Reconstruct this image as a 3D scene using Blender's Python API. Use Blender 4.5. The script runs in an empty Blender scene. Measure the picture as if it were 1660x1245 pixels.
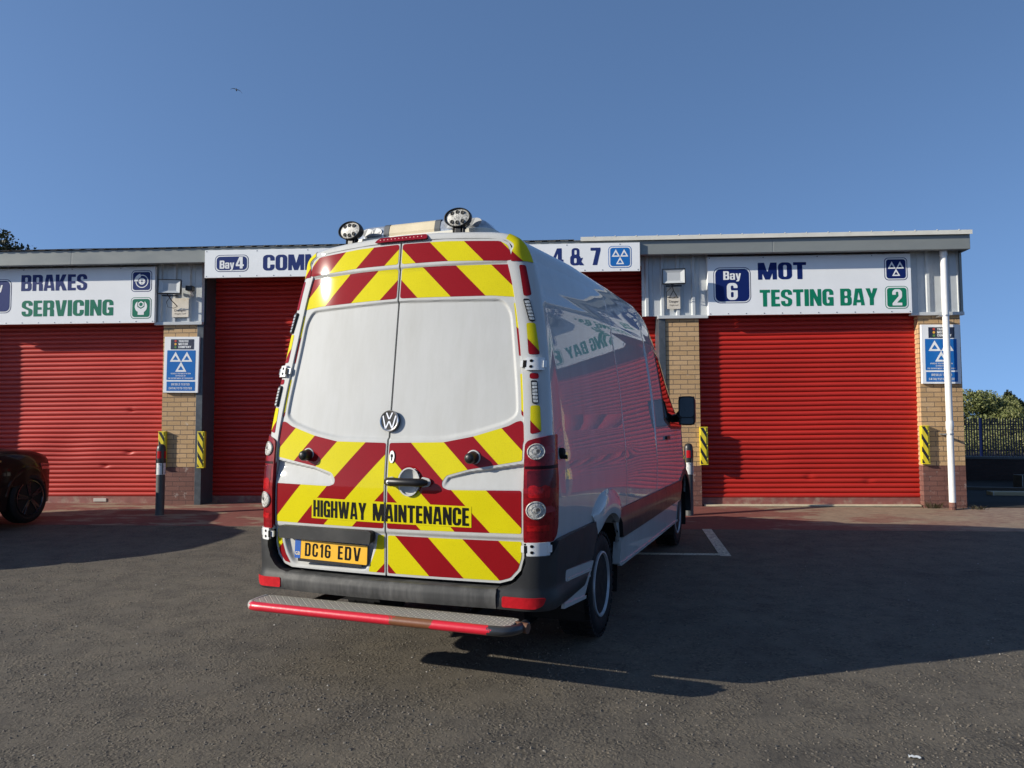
import bpy, bmesh, math, random
import numpy as np
from mathutils import Matrix, Vector
R = math.radians
random.seed(7)
S = bpy.context.scene
COL = S.collection
# ------------------------------------------------------------------ camera, sky, sun, exposure
cam = bpy.data.cameras.new('camera'); camo = bpy.data.objects.new('camera', cam); COL.objects.link(camo)
cam.sensor_width = 36.0; cam.lens = 1225.0/1660*36; cam.clip_end = 2000; cam.clip_start = .05
camo.location = (0, 0, 1.4225); camo.rotation_euler = (R(90)+.0557, 0, 0)
S.camera = camo
SUN_EL, SUN_BETA = 21.0, 16.0          # elevation; light travels towards +X, turned SUN_BETA degrees to +Y
w = bpy.data.worlds.new('World'); S.world = w; w.use_nodes = True
nt = w.node_tree; bg = nt.nodes['Background']
sky = nt.nodes.new('ShaderNodeTexSky'); sky.sky_type = 'NISHITA'; sky.sun_disc = False
sky.sun_elevation = R(SUN_EL); sky.sun_rotation = R(270-SUN_BETA)
sky.air_density = 1.0; sky.dust_density = .8; sky.ozone_density = 4.0; sky.altitude = 0
tcw = nt.nodes.new('ShaderNodeTexCoord'); mpw = nt.nodes.new('ShaderNodeMapping'); mpw.inputs['Location'].default_value = (0, 0, .32)
nt.links.new(tcw.outputs['Generated'], mpw.inputs[0]); nt.links.new(mpw.outputs[0], sky.inputs[0])
nt.links.new(sky.outputs[0], bg.inputs[0]); bg.inputs[1].default_value = .134
sl = bpy.data.lights.new('sun', 'SUN'); so = bpy.data.objects.new('sun', sl); COL.objects.link(so)
sl.energy = 4.0; sl.angle = R(.53); sl.color = (1, .93, .80)
d = Vector((math.cos(R(SUN_BETA))*math.cos(R(SUN_EL)), math.sin(R(SUN_BETA))*math.cos(R(SUN_EL)), -math.sin(R(SUN_EL))))
so.rotation_euler = d.to_track_quat('-Z', 'Y').to_euler(); so.location = (-20, -6, 12)
vs = S.view_settings; vs.view_transform = 'Standard'; vs.look = 'None'; vs.exposure = 0.66; vs.gamma = 1
S.cycles.max_bounces = 8; S.cycles.caustics_reflective = False; S.cycles.caustics_refractive = False

# ------------------------------------------------------------------ materials
class N:
    def __init__(s, m): s.t = m.node_tree; s.n = s.t.nodes; s.b = s.n['Principled BSDF']
    def new(s, k, **kw):
        o = s.n.new(k)
        for a, v in kw.items():
            if a.startswith('i_'):
                key = a[2:]; key = int(key) if key.isdigit() else key.replace('_', ' ')
                o.inputs[key].default_value = v
            else: setattr(o, a, v)
        return o
    def l(s, a, b): s.t.links.new(a, b)
    def noise(s, scale, detail=4, rough=.55, vec=None, kind='Object', stretch=None):
        o = s.new('ShaderNodeTexNoise'); o.inputs['Scale'].default_value = scale
        o.inputs['Detail'].default_value = detail; o.inputs['Roughness'].default_value = rough
        if vec is None:
            vec = s.new('ShaderNodeTexCoord').outputs[kind]
        if stretch:
            mp = s.new('ShaderNodeMapping'); mp.inputs['Scale'].default_value = stretch; s.l(vec, mp.inputs[0]); vec = mp.outputs[0]
        s.l(vec, o.inputs['Vector']); return o
    def ramp(s, fac, stops, interp='LINEAR'):
        o = s.new('ShaderNodeValToRGB'); r = o.color_ramp; r.interpolation = interp
        while len(r.elements) < len(stops): r.elements.new(.5)
        for e, (p, c) in zip(r.elements, stops):
            e.position = p; e.color = c if len(c) == 4 else (*c, 1)
        s.l(fac, o.inputs[0]); return o
    def mix(s, fac, a, b, blend='MIX'):
        o = s.new('ShaderNodeMix', data_type='RGBA', blend_type=blend)
        for sock, v in ((0, fac), (6, a), (7, b)):
            if hasattr(v, 'links'): s.l(v, o.inputs[sock])
            elif sock == 0: o.inputs[0].default_value = v
            else: o.inputs[sock].default_value = (*v, 1) if len(v) == 3 else v
        return o.outputs[2]
    def bump(s, h, strength, dist):
        o = s.new('ShaderNodeBump'); o.inputs['Strength'].default_value = strength; o.inputs['Distance'].default_value = dist
        s.l(h, o.inputs['Height']); s.l(o.outputs[0], s.b.inputs['Normal']); return o
MATS = {}
def mat(name, col=(.5, .5, .5), rough=.5, metal=0, coat=0, coat_rough=.03, var=0, vscale=6, bump=0, bscale=60, bdist=.002, dirt=None, spec=None, stretch=None):
    if name in MATS: return MATS[name]
    m = bpy.data.materials.new(name); m.use_nodes = True; n = N(m); b = n.b
    b.inputs['Base Color'].default_value = (*col, 1); b.inputs['Roughness'].default_value = rough
    b.inputs['Metallic'].default_value = metal; b.inputs['Coat Weight'].default_value = coat; b.inputs['Coat Roughness'].default_value = coat_rough
    if spec is not None: b.inputs['Specular IOR Level'].default_value = spec
    if var:
        nz = n.noise(vscale, 5, .6, stretch=stretch)
        c1 = tuple(max(0, c*(1-var)) for c in col); c2 = tuple(min(1, c*(1+var)) for c in col)
        r = n.ramp(nz.outputs[0], [(.3, c1), (.7, c2)]); out = r.outputs[0]
        if dirt:
            nd = n.noise(dirt[1], 6, .65, stretch=stretch); rd = n.ramp(nd.outputs[0], [(dirt[2], (0, 0, 0)), (dirt[3], (1, 1, 1))])
            out = n.mix(rd.outputs[0], out, dirt[0])
        n.l(out, b.inputs['Base Color'])
        rr = n.ramp(nz.outputs[0], [(.3, (max(0, rough*.85),)*3), (.7, (min(1, rough*1.15),)*3)]); n.l(rr.outputs[0], b.inputs['Roughness'])
    if bump:
        nb = n.noise(bscale, 5, .6); n.bump(nb.outputs[0], bump, bdist)
    MATS[name] = m; return m

def paint_white():
    m = bpy.data.materials.new('white_van_paint'); m.use_nodes = True; n = N(m); b = n.b
    nz = n.noise(2.2, 6, .65, stretch=(1, 1, .6)); c = n.ramp(nz.outputs[0], [(.3, (.435, .44, .428)), (.62, (.465, .47, .458))])
    sk = n.noise(1.4, 6, .75, stretch=(5, 5, .5)); skr = n.ramp(sk.outputs[0], [(.42, (1, 1, 1)), (.75, (.90, .89, .87))])
    n2 = n.noise(26, 5, .7); sp = n.ramp(n2.outputs[0], [(.70, (0, 0, 0)), (.78, (.35, .35, .35))])
    col = n.mix(sp.outputs[0], n.mix(1, c.outputs[0], skr.outputs[0], 'MULTIPLY'), (.36, .35, .33)); n.l(col, b.inputs['Base Color'])
    b.inputs['Roughness'].default_value = .55; b.inputs['Specular IOR Level'].default_value = .1; b.inputs['Coat Weight'].default_value = 1; b.inputs['Coat Roughness'].default_value = .015; b.inputs['Coat IOR'].default_value = 1.37
    wob = n.noise(2.2, 1, .4); n.bump(wob.outputs[0], .03, .012)
    bpn = n.n['Bump']; n.l(bpn.outputs[0], b.inputs['Coat Normal'])
    MATS['white'] = m; return m
WHITE = paint_white()
def sticker(name, col):
    m = bpy.data.materials.new(name); m.use_nodes = True; n = N(m); b = n.b
    tc = n.new('ShaderNodeTexCoord')
    vo = n.new('ShaderNodeTexVoronoi', feature='DISTANCE_TO_EDGE'); vo.inputs['Scale'].default_value = 130; n.l(tc.outputs['Object'], vo.inputs['Vector'])
    r = n.ramp(vo.outputs['Distance'], [(.0, tuple(c*.88 for c in col)), (.12, col)])
    nz = n.noise(3, 4); r2 = n.ramp(nz.outputs[0], [(.3, (.92,)*3), (.7, (1, 1, 1))])
    n.l(n.mix(1.0, r.outputs[0], r2.outputs[0], 'MULTIPLY'), b.inputs['Base Color'])
    b.inputs['Roughness'].default_value = .6; b.inputs['Specular IOR Level'].default_value = .03; b.inputs['Coat Weight'].default_value = .32; b.inputs['Coat Roughness'].default_value = .045
    return m
YEL = sticker('yellow_sheeting', (.60, .525, .006)); RED = sticker('red_sheeting', (.235, .005, .009))
GREYPL = mat('dark_grey_plastic', (.020, .0205, .021), .5, spec=.35, var=.25, vscale=5, bump=.15, bscale=900, bdist=.0006, dirt=((.06, .058, .054), 2.2, .52, .85))
BUMPC = mat('weathered_bumper_plastic', (.045, .0455, .045), .6, spec=.3, var=.3, vscale=7, bump=.15, bscale=900, bdist=.0006, dirt=((.13, .127, .12), 4.0, .45, .85), stretch=(3, 3, .35))
BLACK = mat('black_rubber', (.007, .007, .0075), .7, spec=.25, var=.2, vscale=20)
BLKPL = mat('black_plastic', (.011, .011, .0115), .4, spec=.4)
CHROME = mat('chrome', (.62, .60, .58), .28, 1)
STEEL = mat('galvanised_steel', (.5, .5, .5), .42, .85, var=.2, vscale=14)
HINGE = mat('hinge_white', (.66, .67, .66), .35, coat=.5, var=.06, vscale=30)
REDLENS = mat('red_lens', (.20, .004, .007), .3, spec=.12, coat=.3, var=.35, vscale=38)
REDLENSD = mat('smoked_red_lens', (.09, .004, .008), .3, spec=.12, coat=.3, var=.3, vscale=30)
REDLENSB = mat('bright_red_lens', (.34, .006, .008), .3, spec=.12, coat=.3, var=.45, vscale=60)
CLEAR = mat('clear_lamp_glass', (.36, .35, .32), .45, 0, coat=.5, coat_rough=.06, var=.75, vscale=95, bump=.5, bscale=140, bdist=.003)
REFLR = mat('red_reflector', (.42, .010, .016), .4, spec=.12, coat=.3, var=.15, vscale=50)
GLASS = mat('dark_window_glass', (.010, .011, .012), .03, coat=1, coat_rough=.01)
LED = mat('led_lens', (.55, .54, .48), .2, .3, coat=1, var=.6, vscale=110)
LENSGREY = mat('lightbar_lens', (.42, .44, .46), .12, .35, coat=1, var=.35, vscale=30)
CREAM = mat('cream_cover', (.55, .47, .32), .5, var=.08)
LETK = mat('black_lettering', (.005, .005, .005), .6, spec=.1)
PLATEY = mat('number_plate_yellow', (.78, .42, .015), .35, coat=.7, var=.05)
PLATEB = mat('euro_band_blue', (.01, .09, .38), .35, coat=.6)
RIMG = mat('grey_wheel_paint', (.46, .47, .48), .4, .3, var=.2, vscale=15)

# ------------------------------------------------------------------ mesh builder
class MB:
    def __init__(s, off=(0, 0, 0)): s.v = []; s.f = []; s.m = []; s.o = Vector(off)
    def add(s, vs, fs, m=0):
        k = len(s.v); s.v += [Vector(p)-s.o for p in vs]
        for f in fs: s.f.append([k+i for i in f]); s.m.append(m)
    def box(s, x0, x1, y0, y1, z0, z1, m=0, M=None):
        vs = [Vector((x, y, z)) for z in (z0, z1) for y in (y0, y1) for x in (x0, x1)]
        if M is not None: vs = [M @ p for p in vs]
        s.add(vs, [(0, 2, 3, 1), (4, 5, 7, 6), (0, 1, 5, 4), (2, 6, 7, 3), (0, 4, 6, 2), (1, 3, 7, 5)], m)
    def grid(s, P, m=0, cu=False, cv=False):
        nu, nv = len(P), len(P[0]); fs = []
        for i in range(nu if cu else nu-1):
            for j in range(nv if cv else nv-1):
                a, b = (i+1) % nu, (j+1) % nv
                fs.append((i*nv+j, a*nv+j, a*nv+b, i*nv+b))
        s.add([p for r in P for p in r], fs, m)
    def prism(s, poly, fn, d0, d1, m=0, cap0=True):
        n = len(poly)
        s.add([fn(a, b, d0) for a, b in poly]+[fn(a, b, d1) for a, b in poly],
              ([tuple(range(n))] if cap0 else [])+[tuple(range(2*n-1, n-1, -1))]+[(i, n+i, n+(i+1) % n, (i+1) % n) for i in range(n)], m)
    def tube(s, pts, r, seg=10, m=0, caps=True):
        pts = [Vector(p) for p in pts]; rs = r if isinstance(r, (list, tuple)) else [r]*len(pts); P = []; nprev = None
        for i, p in enumerate(pts):
            t = (pts[min(i+1, len(pts)-1)]-pts[max(i-1, 0)]).normalized()
            if nprev is None:
                a = Vector((0, 0, 1)) if abs(t.z) < .9 else Vector((1, 0, 0)); nn = t.cross(a).normalized()
            else: nn = (nprev-t*nprev.dot(t)).normalized()
            nprev = nn; bb = t.cross(nn)
            P.append([p+(nn*math.cos(2*math.pi*k/seg)+bb*math.sin(2*math.pi*k/seg))*rs[i] for k in range(seg)])
        s.grid(P, m, cv=True)
        if caps:
            s.add(P[0], [tuple(range(seg))], m); s.add(P[-1], [tuple(range(seg-1, -1, -1))], m)
    def lathe(s, prof, c, axis, seg=32, m=0, up=None):
        axis = Vector(axis).normalized(); c = Vector(c)
        a = Vector(up) if up else (Vector((0, 0, 1)) if abs(axis.z) < .9 else Vector((1, 0, 0)))
        u = (a-axis*a.dot(axis)).normalized(); v = axis.cross(u)
        P = [[c+axis*h+(u*math.cos(2*math.pi*k/seg)+v*math.sin(2*math.pi*k/seg))*r for k in range(seg)] for r, h in prof]
        s.grid(P, m, cv=True)
        for row, (r, h) in ((P[0], prof[0]), (P[-1], prof[-1])):
            if r > 1e-5: s.add(row, [tuple(range(seg))], m)
    def patch(s, poly, cell, fn, off=0, thick=0, m=0, cb=None):
        poly = [tuple(p) for p in poly]; cb = cb or cell
        def clip(P, ax, c, keep_gt):
            out = []; n = len(P)
            for i in range(n):
                a, b = P[i], P[(i+1) % n]; da = a[ax]-c; db = b[ax]-c
                if not keep_gt: da, db = -da, -db
                if da >= 0: out.append(a)
                if (da > 0 and db < 0) or (da < 0 and db > 0):
                    t = da/(da-db); q = [a[0]+(b[0]-a[0])*t, a[1]+(b[1]-a[1])*t]; q[ax] = c; out.append(tuple(q))
            return out
        def area(P): return .5*sum(P[i][0]*P[(i+1) % len(P)][1]-P[(i+1) % len(P)][0]*P[i][1] for i in range(len(P)))
        x0, x1 = min(p[0] for p in poly), max(p[0] for p in poly); z0, z1 = min(p[1] for p in poly), max(p[1] for p in poly)
        key = {}; VV = []; faces = []
        def vid(p):
            k = (round(p[0], 5), round(p[1], 5))
            if k not in key: key[k] = len(VV); VV.append(k)
            return key[k]
        j0, j1 = math.floor(z0/cb), math.ceil(z1/cb); i0, i1 = math.floor(x0/cell), math.ceil(x1/cell)
        for j in range(j0, j1):
            row = clip(clip(poly, 1, j*cb, True), 1, (j+1)*cb, False)
            if len(row) < 3: continue
            for i in range(i0, i1):
                c = clip(clip(row, 0, i*cell, True), 0, (i+1)*cell, False)
                if len(c) < 3 or abs(area(c)) < 1e-9: continue
                ids = []
                for p in c:
                    k = vid(p)
                    if not ids or ids[-1] != k: ids.append(k)
                while len(ids) > 1 and ids[0] == ids[-1]: ids.pop()
                if len(set(ids)) == len(ids) and len(ids) >= 3: faces.append(ids)
                elif len(set(ids)) >= 3:
                    seen = []; [seen.append(q) for q in ids if q not in seen]; faces.append(seen)
        pts = [fn(a, b, off) for a, b in VV]
        fs = [tuple(f) for f in faces]
        if thick:
            cnt = {}
            for f in faces:
                for q in range(len(f)):
                    e = (f[q], f[(q+1) % len(f)]); k = tuple(sorted(e)); cnt.setdefault(k, []).append(e)
            base = {}
            for k, es in cnt.items():
                if len(es) == 1:
                    a, b = es[0]
                    for q in (a, b):
                        if q not in base: base[q] = len(pts); pts.append(fn(*VV[q], off-thick))
                    fs.append((b, a, base[a], base[b]))
        s.add(pts, fs, m)
    def build(s, name, mats, parent=None, smooth=None, merge=0, bevel=0, uv=False, recalc=True, seg=2):
        me = bpy.data.meshes.new(name); bm = bmesh.new()
        vv = [bm.verts.new(p) for p in s.v]; bm.verts.ensure_lookup_table()
        for f, m in zip(s.f, s.m):
            try: bm.faces.new([vv[i] for i in f]).material_index = m
            except ValueError: pass
        if merge: bmesh.ops.remove_doubles(bm, verts=bm.verts[:], dist=merge)
        if recalc: bmesh.ops.recalc_face_normals(bm, faces=bm.faces[:])
        if bevel:
            es = [e for e in bm.edges if len(e.link_faces) == 2 and e.calc_face_angle(0) > R(30)]
            bmesh.ops.bevel(bm, geom=es, offset=bevel, segments=seg, profile=.5, affect='EDGES', clamp_overlap=True)
        if uv:
            ul = bm.loops.layers.uv.new('UVMap')
            for f in bm.faces:
                n = f.normal; ax = max(range(3), key=lambda i: abs(n[i]))
                for lp in f.loops:
                    c = lp.vert.co+s.o; lp[ul].uv = (c.y, c.z) if ax == 0 else ((c.x, c.z) if ax == 1 else (c.x, c.y))
        bm.to_mesh(me); bm.free()
        for m in (mats if isinstance(mats, (list, tuple)) else [mats]): me.materials.append(m)
        if smooth is not None:
            me.polygons.foreach_set('use_smooth', [True]*len(me.polygons)); me.set_sharp_from_angle(angle=R(smooth))
        o = bpy.data.objects.new(name, me); COL.objects.link(o)
        if parent is not None: o.parent = parent
        return o
def tag(o, label=None, cat=None, group=None, kind=None):
    for k, v in (('label', label), ('category', cat), ('group', group), ('kind', kind)):
        if v: o[k] = v
    return o
def empty(name, M=None, loc=None):
    o = bpy.data.objects.new(name, None); o.empty_display_size = .2; COL.objects.link(o)
    if M is not None: o.matrix_world = M
    if loc is not None: o.location = loc
    return o
def copy_tree(o, parent=None):
    c = o.copy(); COL.objects.link(c)
    if parent is not None: c.parent = parent
    for ch in o.children: copy_tree(ch, c)
    return c
def rrect(x0, z0, x1, z1, r, seg=6):
    out = []
    for cx, cz, a0 in ((x1-r, z0+r, -90), (x1-r, z1-r, 0), (x0+r, z1-r, 90), (x0+r, z0+r, 180)):
        for k in range(seg+1):
            a = R(a0+90*k/seg); out.append((cx+r*math.cos(a), cz+r*math.sin(a)))
    return out
def circ(cx, cz, r, n=32, rz=None): return [(cx+r*math.cos(2*math.pi*k/n), cz+(rz or r)*math.sin(2*math.pi*k/n)) for k in range(n)]
def round_poly(P, r, seg=4):
    out = []; n = len(P)
    for i in range(n):
        p, a, b = Vector(P[i]), Vector(P[i-1]), Vector(P[(i+1) % n]); da, db = (a-p), (b-p)
        t = min(r, da.length*.45, db.length*.45); q0 = p+da.normalized()*t; q1 = p+db.normalized()*t
        for k in range(seg+1):
            u = k/seg; c = q0*(1-u)**2+p*2*u*(1-u)+q1*u*u; out.append((c.x, c.y))
    return out
def sdf_poly(P, x, z):
    ins = False; dm = 1e9; n = len(P)
    for i in range(n):
        ax, az = P[i]; bx, bz = P[(i+1) % n]; ex, ez = bx-ax, bz-az; wx, wz = x-ax, z-az
        t = max(0, min(1, (wx*ex+wz*ez)/(ex*ex+ez*ez+1e-12))); dx, dz = wx-ex*t, wz-ez*t; dm = min(dm, dx*dx+dz*dz)
        if (az > z) != (bz > z) and x < (bx-ax)*(z-az)/(bz-az)+ax: ins = not ins
    return -math.sqrt(dm) if ins else math.sqrt(dm)
def sst(t): t = max(0, min(1, t)); return t*t*(3-2*t)

# ------------------------------------------------------------------ heavy condensed lettering, filled by marching squares
def gl_ops():
    def rect(x0, y0, x1, y1): return lambda X, Y: np.maximum(np.maximum(x0-X, X-x1), np.maximum(y0-Y, Y-y1))
    def rr(x0, y0, x1, y1, r, ry=None):
        ry = ry or r; k = r/ry
        def f(X, Y):
            cx, cy = (x0+x1)/2, (y0+y1)/2*k; qx = np.abs(X-cx)-(x1-x0)/2+r; qy = np.abs(Y*k-cy)-(y1-y0)/2*k+r
            return np.hypot(np.maximum(qx, 0), np.maximum(qy, 0))+np.minimum(np.maximum(qx, qy), 0)-r
        return f
    def poly(*P):
        def f(X, Y):
            dm = np.full(X.shape, 1e9); ins = np.zeros(X.shape, bool); n = len(P)
            for i in range(n):
                (ax, ay), (bx, by) = P[i], P[(i+1) % n]; ex, ey = bx-ax, by-ay
                t = np.clip(((X-ax)*ex+(Y-ay)*ey)/(ex*ex+ey*ey), 0, 1); dm = np.minimum(dm, (X-ax-ex*t)**2+(Y-ay-ey*t)**2)
                if ay != by: ins ^= ((ay > Y) != (by > Y)) & (X < (bx-ax)*(Y-ay)/(by-ay)+ax)
            return np.where(ins, -1, 1)*np.sqrt(dm)
        return f
    def circle(cx, cy, r): return lambda X, Y: np.hypot(X-cx, Y-cy)-r
    def U(*fs): return lambda X, Y: np.minimum.reduce([f(X, Y) for f in fs])
    def D(a, *fs): return a if not fs else lambda X, Y: np.maximum(a(X, Y), -np.minimum.reduce([f(X, Y) for f in fs]))
    return rect, rr, poly, circle, U, D
rect, rr, poly, circle, U, Dd = gl_ops()
def glyphs(s=.2, h=.155, W=.54):
    c0, c1 = s, W-s; q = min(.06, (c1-c0)/2-.005); G = {}
    O = Dd(rr(0, 0, W, 1, min(.2, W*.4), .24), rr(c0, h, c1, 1-h, q, q*1.3))
    G['O'] = (O, W); G['0'] = G['O']
    G['C'] = (Dd(O, rect(c0+.02, .38, W+.1, .63)), W)
    G['G'] = (U(Dd(O, rect(c0+.02, .38, W+.1, .64)), rect((c0+c1)/2, .36, W, .36+h), rect(c1+.03, 0, W, .5)), W)
    G['S'] = (U(Dd(O, rect(c0, .36, W+.1, .66), rect(-.1, .34, c0+.02, .64)), poly((0, .66), (.03, .56), (.12, .5), (c1, .4), (W-.02, .33), (W, .45), (W-.08, .53), (c0, .64), (c0, .7), (0, .7)), rect(c1, .28, W, .34), rect(0, .66, c0, .72)), W)
    G['S'] = (U(Dd(O, rect(c0, .32, W+.1, .68), rect(-.1, .32, c1, .68)), poly((0, .70), (0, .63), (.04, .55), (c1-.02, .39), (c1, .34), (c1, .3), (W, .3), (W, .38), (W-.05, .46), (c0+.02, .62), (c0, .66), (c0, .70)), rect(0, .66, c0, .72), rect(c1, .28, W, .34)), W)
    G['I'] = (rect(0, 0, s+.01, 1), s+.01); G['1'] = (U(rect(.12, 0, .12+s, 1), poly((.02, .86), (.02, .72), (.14, .78), (.14, 1))), .12+s)
    G['B'] = (Dd(U(rect(0, 0, s+.05, 1), rr(.02, .47, W-.01, 1, .15, .17), rr(.02, 0, W+.01, .56, .15, .18)), rr(s, .57, c1, 1-h, q), rr(s, h, c1+.01, .45, q), ), W+.01)
    G['R'] = (Dd(U(rect(0, 0, s+.03, 1), rr(.02, .42, W, 1, .15, .18), poly((c1, 0), (W+.01, 0), (W, .40), (W-.08, .5), (c1-.1, .5), (s, .5), (s, .42), (c1, .38))), rr(s, .54, c1, 1-h, q), rect(s, -.1, c1, .41)), W)
    G['P'] = (Dd(U(rect(0, 0, s+.0, 1), rr(.0, .40, W, 1, .15, .18)), rr(s, .52, c1, 1-h, q)), W)
    a = W/2+.02
    G['A'] = (Dd(poly((0, 0), (.13, 1), (2*a-.13, 1), (2*a, 0)), poly((a-.075, .33), (a, .82), (a+.075, .33)), rect(s-.015, -.1, 2*a-s+.015, .17)), 2*a)
    G['K'] = (U(rect(0, 0, s, 1), poly((s-.01, .52), (.35, 1), (.57, 1), (.40, .54), (.60, 0), (.38, 0), (.27, .33), (s-.01, .2))), .59)
    G['E'] = (U(rect(0, 0, s, 1), rect(0, 1-h-.01, W*.78, 1), rect(0, .5-h/2, W*.74, .5+h/2), rect(0, 0, W*.8, h+.01)), W*.8)
    G['F'] = (U(rect(0, 0, s, 1), rect(0, 1-h-.01, W*.78, 1), rect(0, .5-h/2, W*.72, .5+h/2)), W*.76)
    G['L'] = (U(rect(0, 0, s, 1), rect(0, 0, W*.75, h+.01)), W*.75)
    G['T'] = (U(rect(0, 1-h-.02, W*.94, 1), rect(W*.47-s/2, 0, W*.47+s/2, 1)), W*.94)
    G['V'] = (Dd(poly((0, 1), (s, 1), (.29, .3), (.58-s, 1), (.58, 1), (.29+s*.68, 0), (.29-s*.68, 0))), .58)
    G['N'] = (U(rect(0, 0, s*.9, 1), rect(W+.02-s*.9, 0, W+.02, 1), poly((0, 1), (s*.95, 1), (W+.02, 0), (W+.02-s*.95, 0))), W+.02)
    G['H'] = (U(rect(0, 0, s, 1), rect(W+.01-s, 0, W+.01, 1), rect(0, .5-h/2, W, .5+h/2)), W+.01)
    m = .37
    G['M'] = (U(rect(0, 0, s*.85, 1), rect(.74-s*.85, 0, .74, 1), poly((0, 1), (s*1.25, 1), (m, .42), (.74-s*1.25, 1), (.74, 1), (m+s*.45, 0), (m-s*.45, 0))), .74)
    G['W'] = (poly((0, 1), (s, 1), (.255, .36), (.33, 1), (.51, 1), (.585, .36), (.84-s, 1), (.84, 1), (.69, 0), (.49, 0), (.42, .5), (.35, 0), (.15, 0)), .84)
    G['Y'] = (poly((0, 1), (s+.01, 1), (.29, .66), (.57-s, 1), (.58, 1), (.29+s/2, .4), (.29+s/2, 0), (.29-s/2, 0), (.29-s/2, .4)), .58)
    G['D'] = (Dd(U(rect(0, 0, s, 1), rr(0, 0, W+.01, 1, .17, .22)), rr(s, h, c1, 1-h, q)), W+.01)
    G['U'] = (Dd(rr(0, 0, W, 1.3, .18, .22), rr(s, h, c1, 1.3, q), rect(-.1, 1, 1, 1.5)), W)
    G['a'] = (Dd(U(rect(.29, 0, .47, .6), rr(0, .42, .47, .75, .14), rr(0, 0, .40, .46, .13)), rr(.17, .12, .29, .34, .05), rr(.17, .46, .29, .63, .05), rect(-.1, .44, .29, .5)), .47)
    G['y'] = (poly((0, .74), (.18, .74), (.245, .28), (.31, .74), (.49, .74), (.35, -.02), (.30, -.16), (.22, -.2), (.05, -.2), (.05, -.08), (.13, -.07), (.16, 0)), .49)
    G['4'] = (Dd(poly((.23, 1), (.46, 1), (.46, .35), (.54, .35), (.54, .2), (.46, .2), (.46, 0), (.27, 0), (.27, .2), (0, .2), (0, .36)), poly((.27, .35), (.27, .74), (.14, .35))), .54)
    G['7'] = (poly((0, 1), (.48, 1), (.48, .84), (.31, 0), (.09, 0), (.26, .83), (0, .83)), .48)
    G['6'] = (Dd(rr(0, 0, W, 1, min(.2, W*.4), .24), rr(c0, h, c1, .47, q), rr(c0, .59, c1, 1-h, q), rect(c0+.02, .56, W+.1, .70)), W)
    G['3'] = (Dd(rr(0, 0, W, 1, min(.2, W*.4), .24), rr(c0, h, c1, .44, q), rr(c0, .58, c1, 1-h, q), rect(-.1, .34, c0, .66), poly((W-.07, .51), (W+.1, .42), (W+.1, .6))), W)
    G['2'] = (U(Dd(rr(0, .3, W, 1, min(.2, W*.4), .24), rr(c0, .2, c1, 1-h, q), rect(-.1, -.1, c1+.01, .66), rect(-.1, -.1, W+.1, .55)), poly((c1, .56), (W, .56), (W-.03, .47), (.25, .17), (W, .17), (W, 0), (0, 0), (0, .14))), W)
    G['8'] = (Dd(U(rr(.01, .44, W-.01, 1, .18), rr(0, 0, W, .55, .18)), rr(c0, h, c1, .42, q), rr(c0, .58, c1, 1-h, q)), W)
    G['&'] = (Dd(U(rr(.07, .45, .45, 1, .16), rr(0, 0, .50, .60, .18), poly((.24, .62), (.40, .50), (.52, .24), (.68, 0), (.46, 0), (.2, .46)), poly((.46, .4), (.62, .44), (.52, .16), (.40, .12))), rr(.20, .62, .32, .88, .05), rr(.18, .13, .31, .42, .06)), .66)
    return G
GI = glyphs(); GP = glyphs(.172, .145, .50); GH = glyphs(.186, .14, .50); GN = glyphs(.155, .13, .52)
def fill(mb, f, bb, fn, off, m=0, res=.022):
    x0, y0, x1, y1 = bb; nx, ny = int((x1-x0)/res)+2, int((y1-y0)/res)+2
    xs = x0+np.arange(nx+1)*res-res*.5; ys = y0+np.arange(ny+1)*res-res*.5
    X, Y = np.meshgrid(xs, ys); F = f(X, Y); ins = F < 0
    key = {}; V = []; faces = []
    def vid(x, y):
        k = (round(float(x), 5), round(float(y), 5))
        if k not in key: key[k] = len(V); V.append(k)
        return key[k]
    full = ins[:-1, :-1] & ins[1:, :-1] & ins[:-1, 1:] & ins[1:, 1:]; anyi = ins[:-1, :-1] | ins[1:, :-1] | ins[:-1, 1:] | ins[1:, 1:]
    for j in range(F.shape[0]-1):
        i = 0
        while i < F.shape[1]-1:
            if full[j, i]:
                k = i
                while k < F.shape[1]-1 and full[j, k] and k-i < 6: k += 1
                faces.append([vid(xs[i], ys[j]), vid(xs[k], ys[j]), vid(xs[k], ys[j+1]), vid(xs[i], ys[j+1])]); i = k; continue
            if anyi[j, i]:
                cs = [(i, j), (i+1, j), (i+1, j+1), (i, j+1)]; P = []
                for q in range(4):
                    a, b = cs[q], cs[(q+1) % 4]; fa, fb = F[a[1], a[0]], F[b[1], b[0]]
                    if fa < 0: P.append(vid(xs[a[0]], ys[a[1]]))
                    if (fa < 0) != (fb < 0):
                        t = fa/(fa-fb); P.append(vid(xs[a[0]]+(xs[b[0]]-xs[a[0]])*t, ys[a[1]]+(ys[b[1]]-ys[a[1]])*t))
                P2 = []; [P2.append(p) for p in P if p not in P2]
                if len(P2) >= 3: faces.append(P2)
            i += 1
    mb.add([fn(a, b, off) for a, b in V], faces, m)
def text_w(st, G, sp=.05): return sum((G[c][1]+sp) if c != ' ' else .28 for c in st)-sp
def text(mb, st, x0, z0, H, fn, off, G=GI, wid=None, m=0, sp=.05, res=.022, skew=0, xlim=None):
    tw = text_w(st, G, sp); kx = (wid/tw) if wid else H; x = x0
    for c in st:
        if c == ' ': x += .28*kx; continue
        f, gw = G[c]
        if xlim is None or xlim(x, x+gw*kx):
            fill(mb, f, (0, -.22 if c in 'y' else 0, gw, 1), lambda a, b, o, x=x: fn(x+a*kx, z0+b*H+skew*(x+a*kx-x0), o), off, m, res)
        x += (gw+sp)*kx
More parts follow.
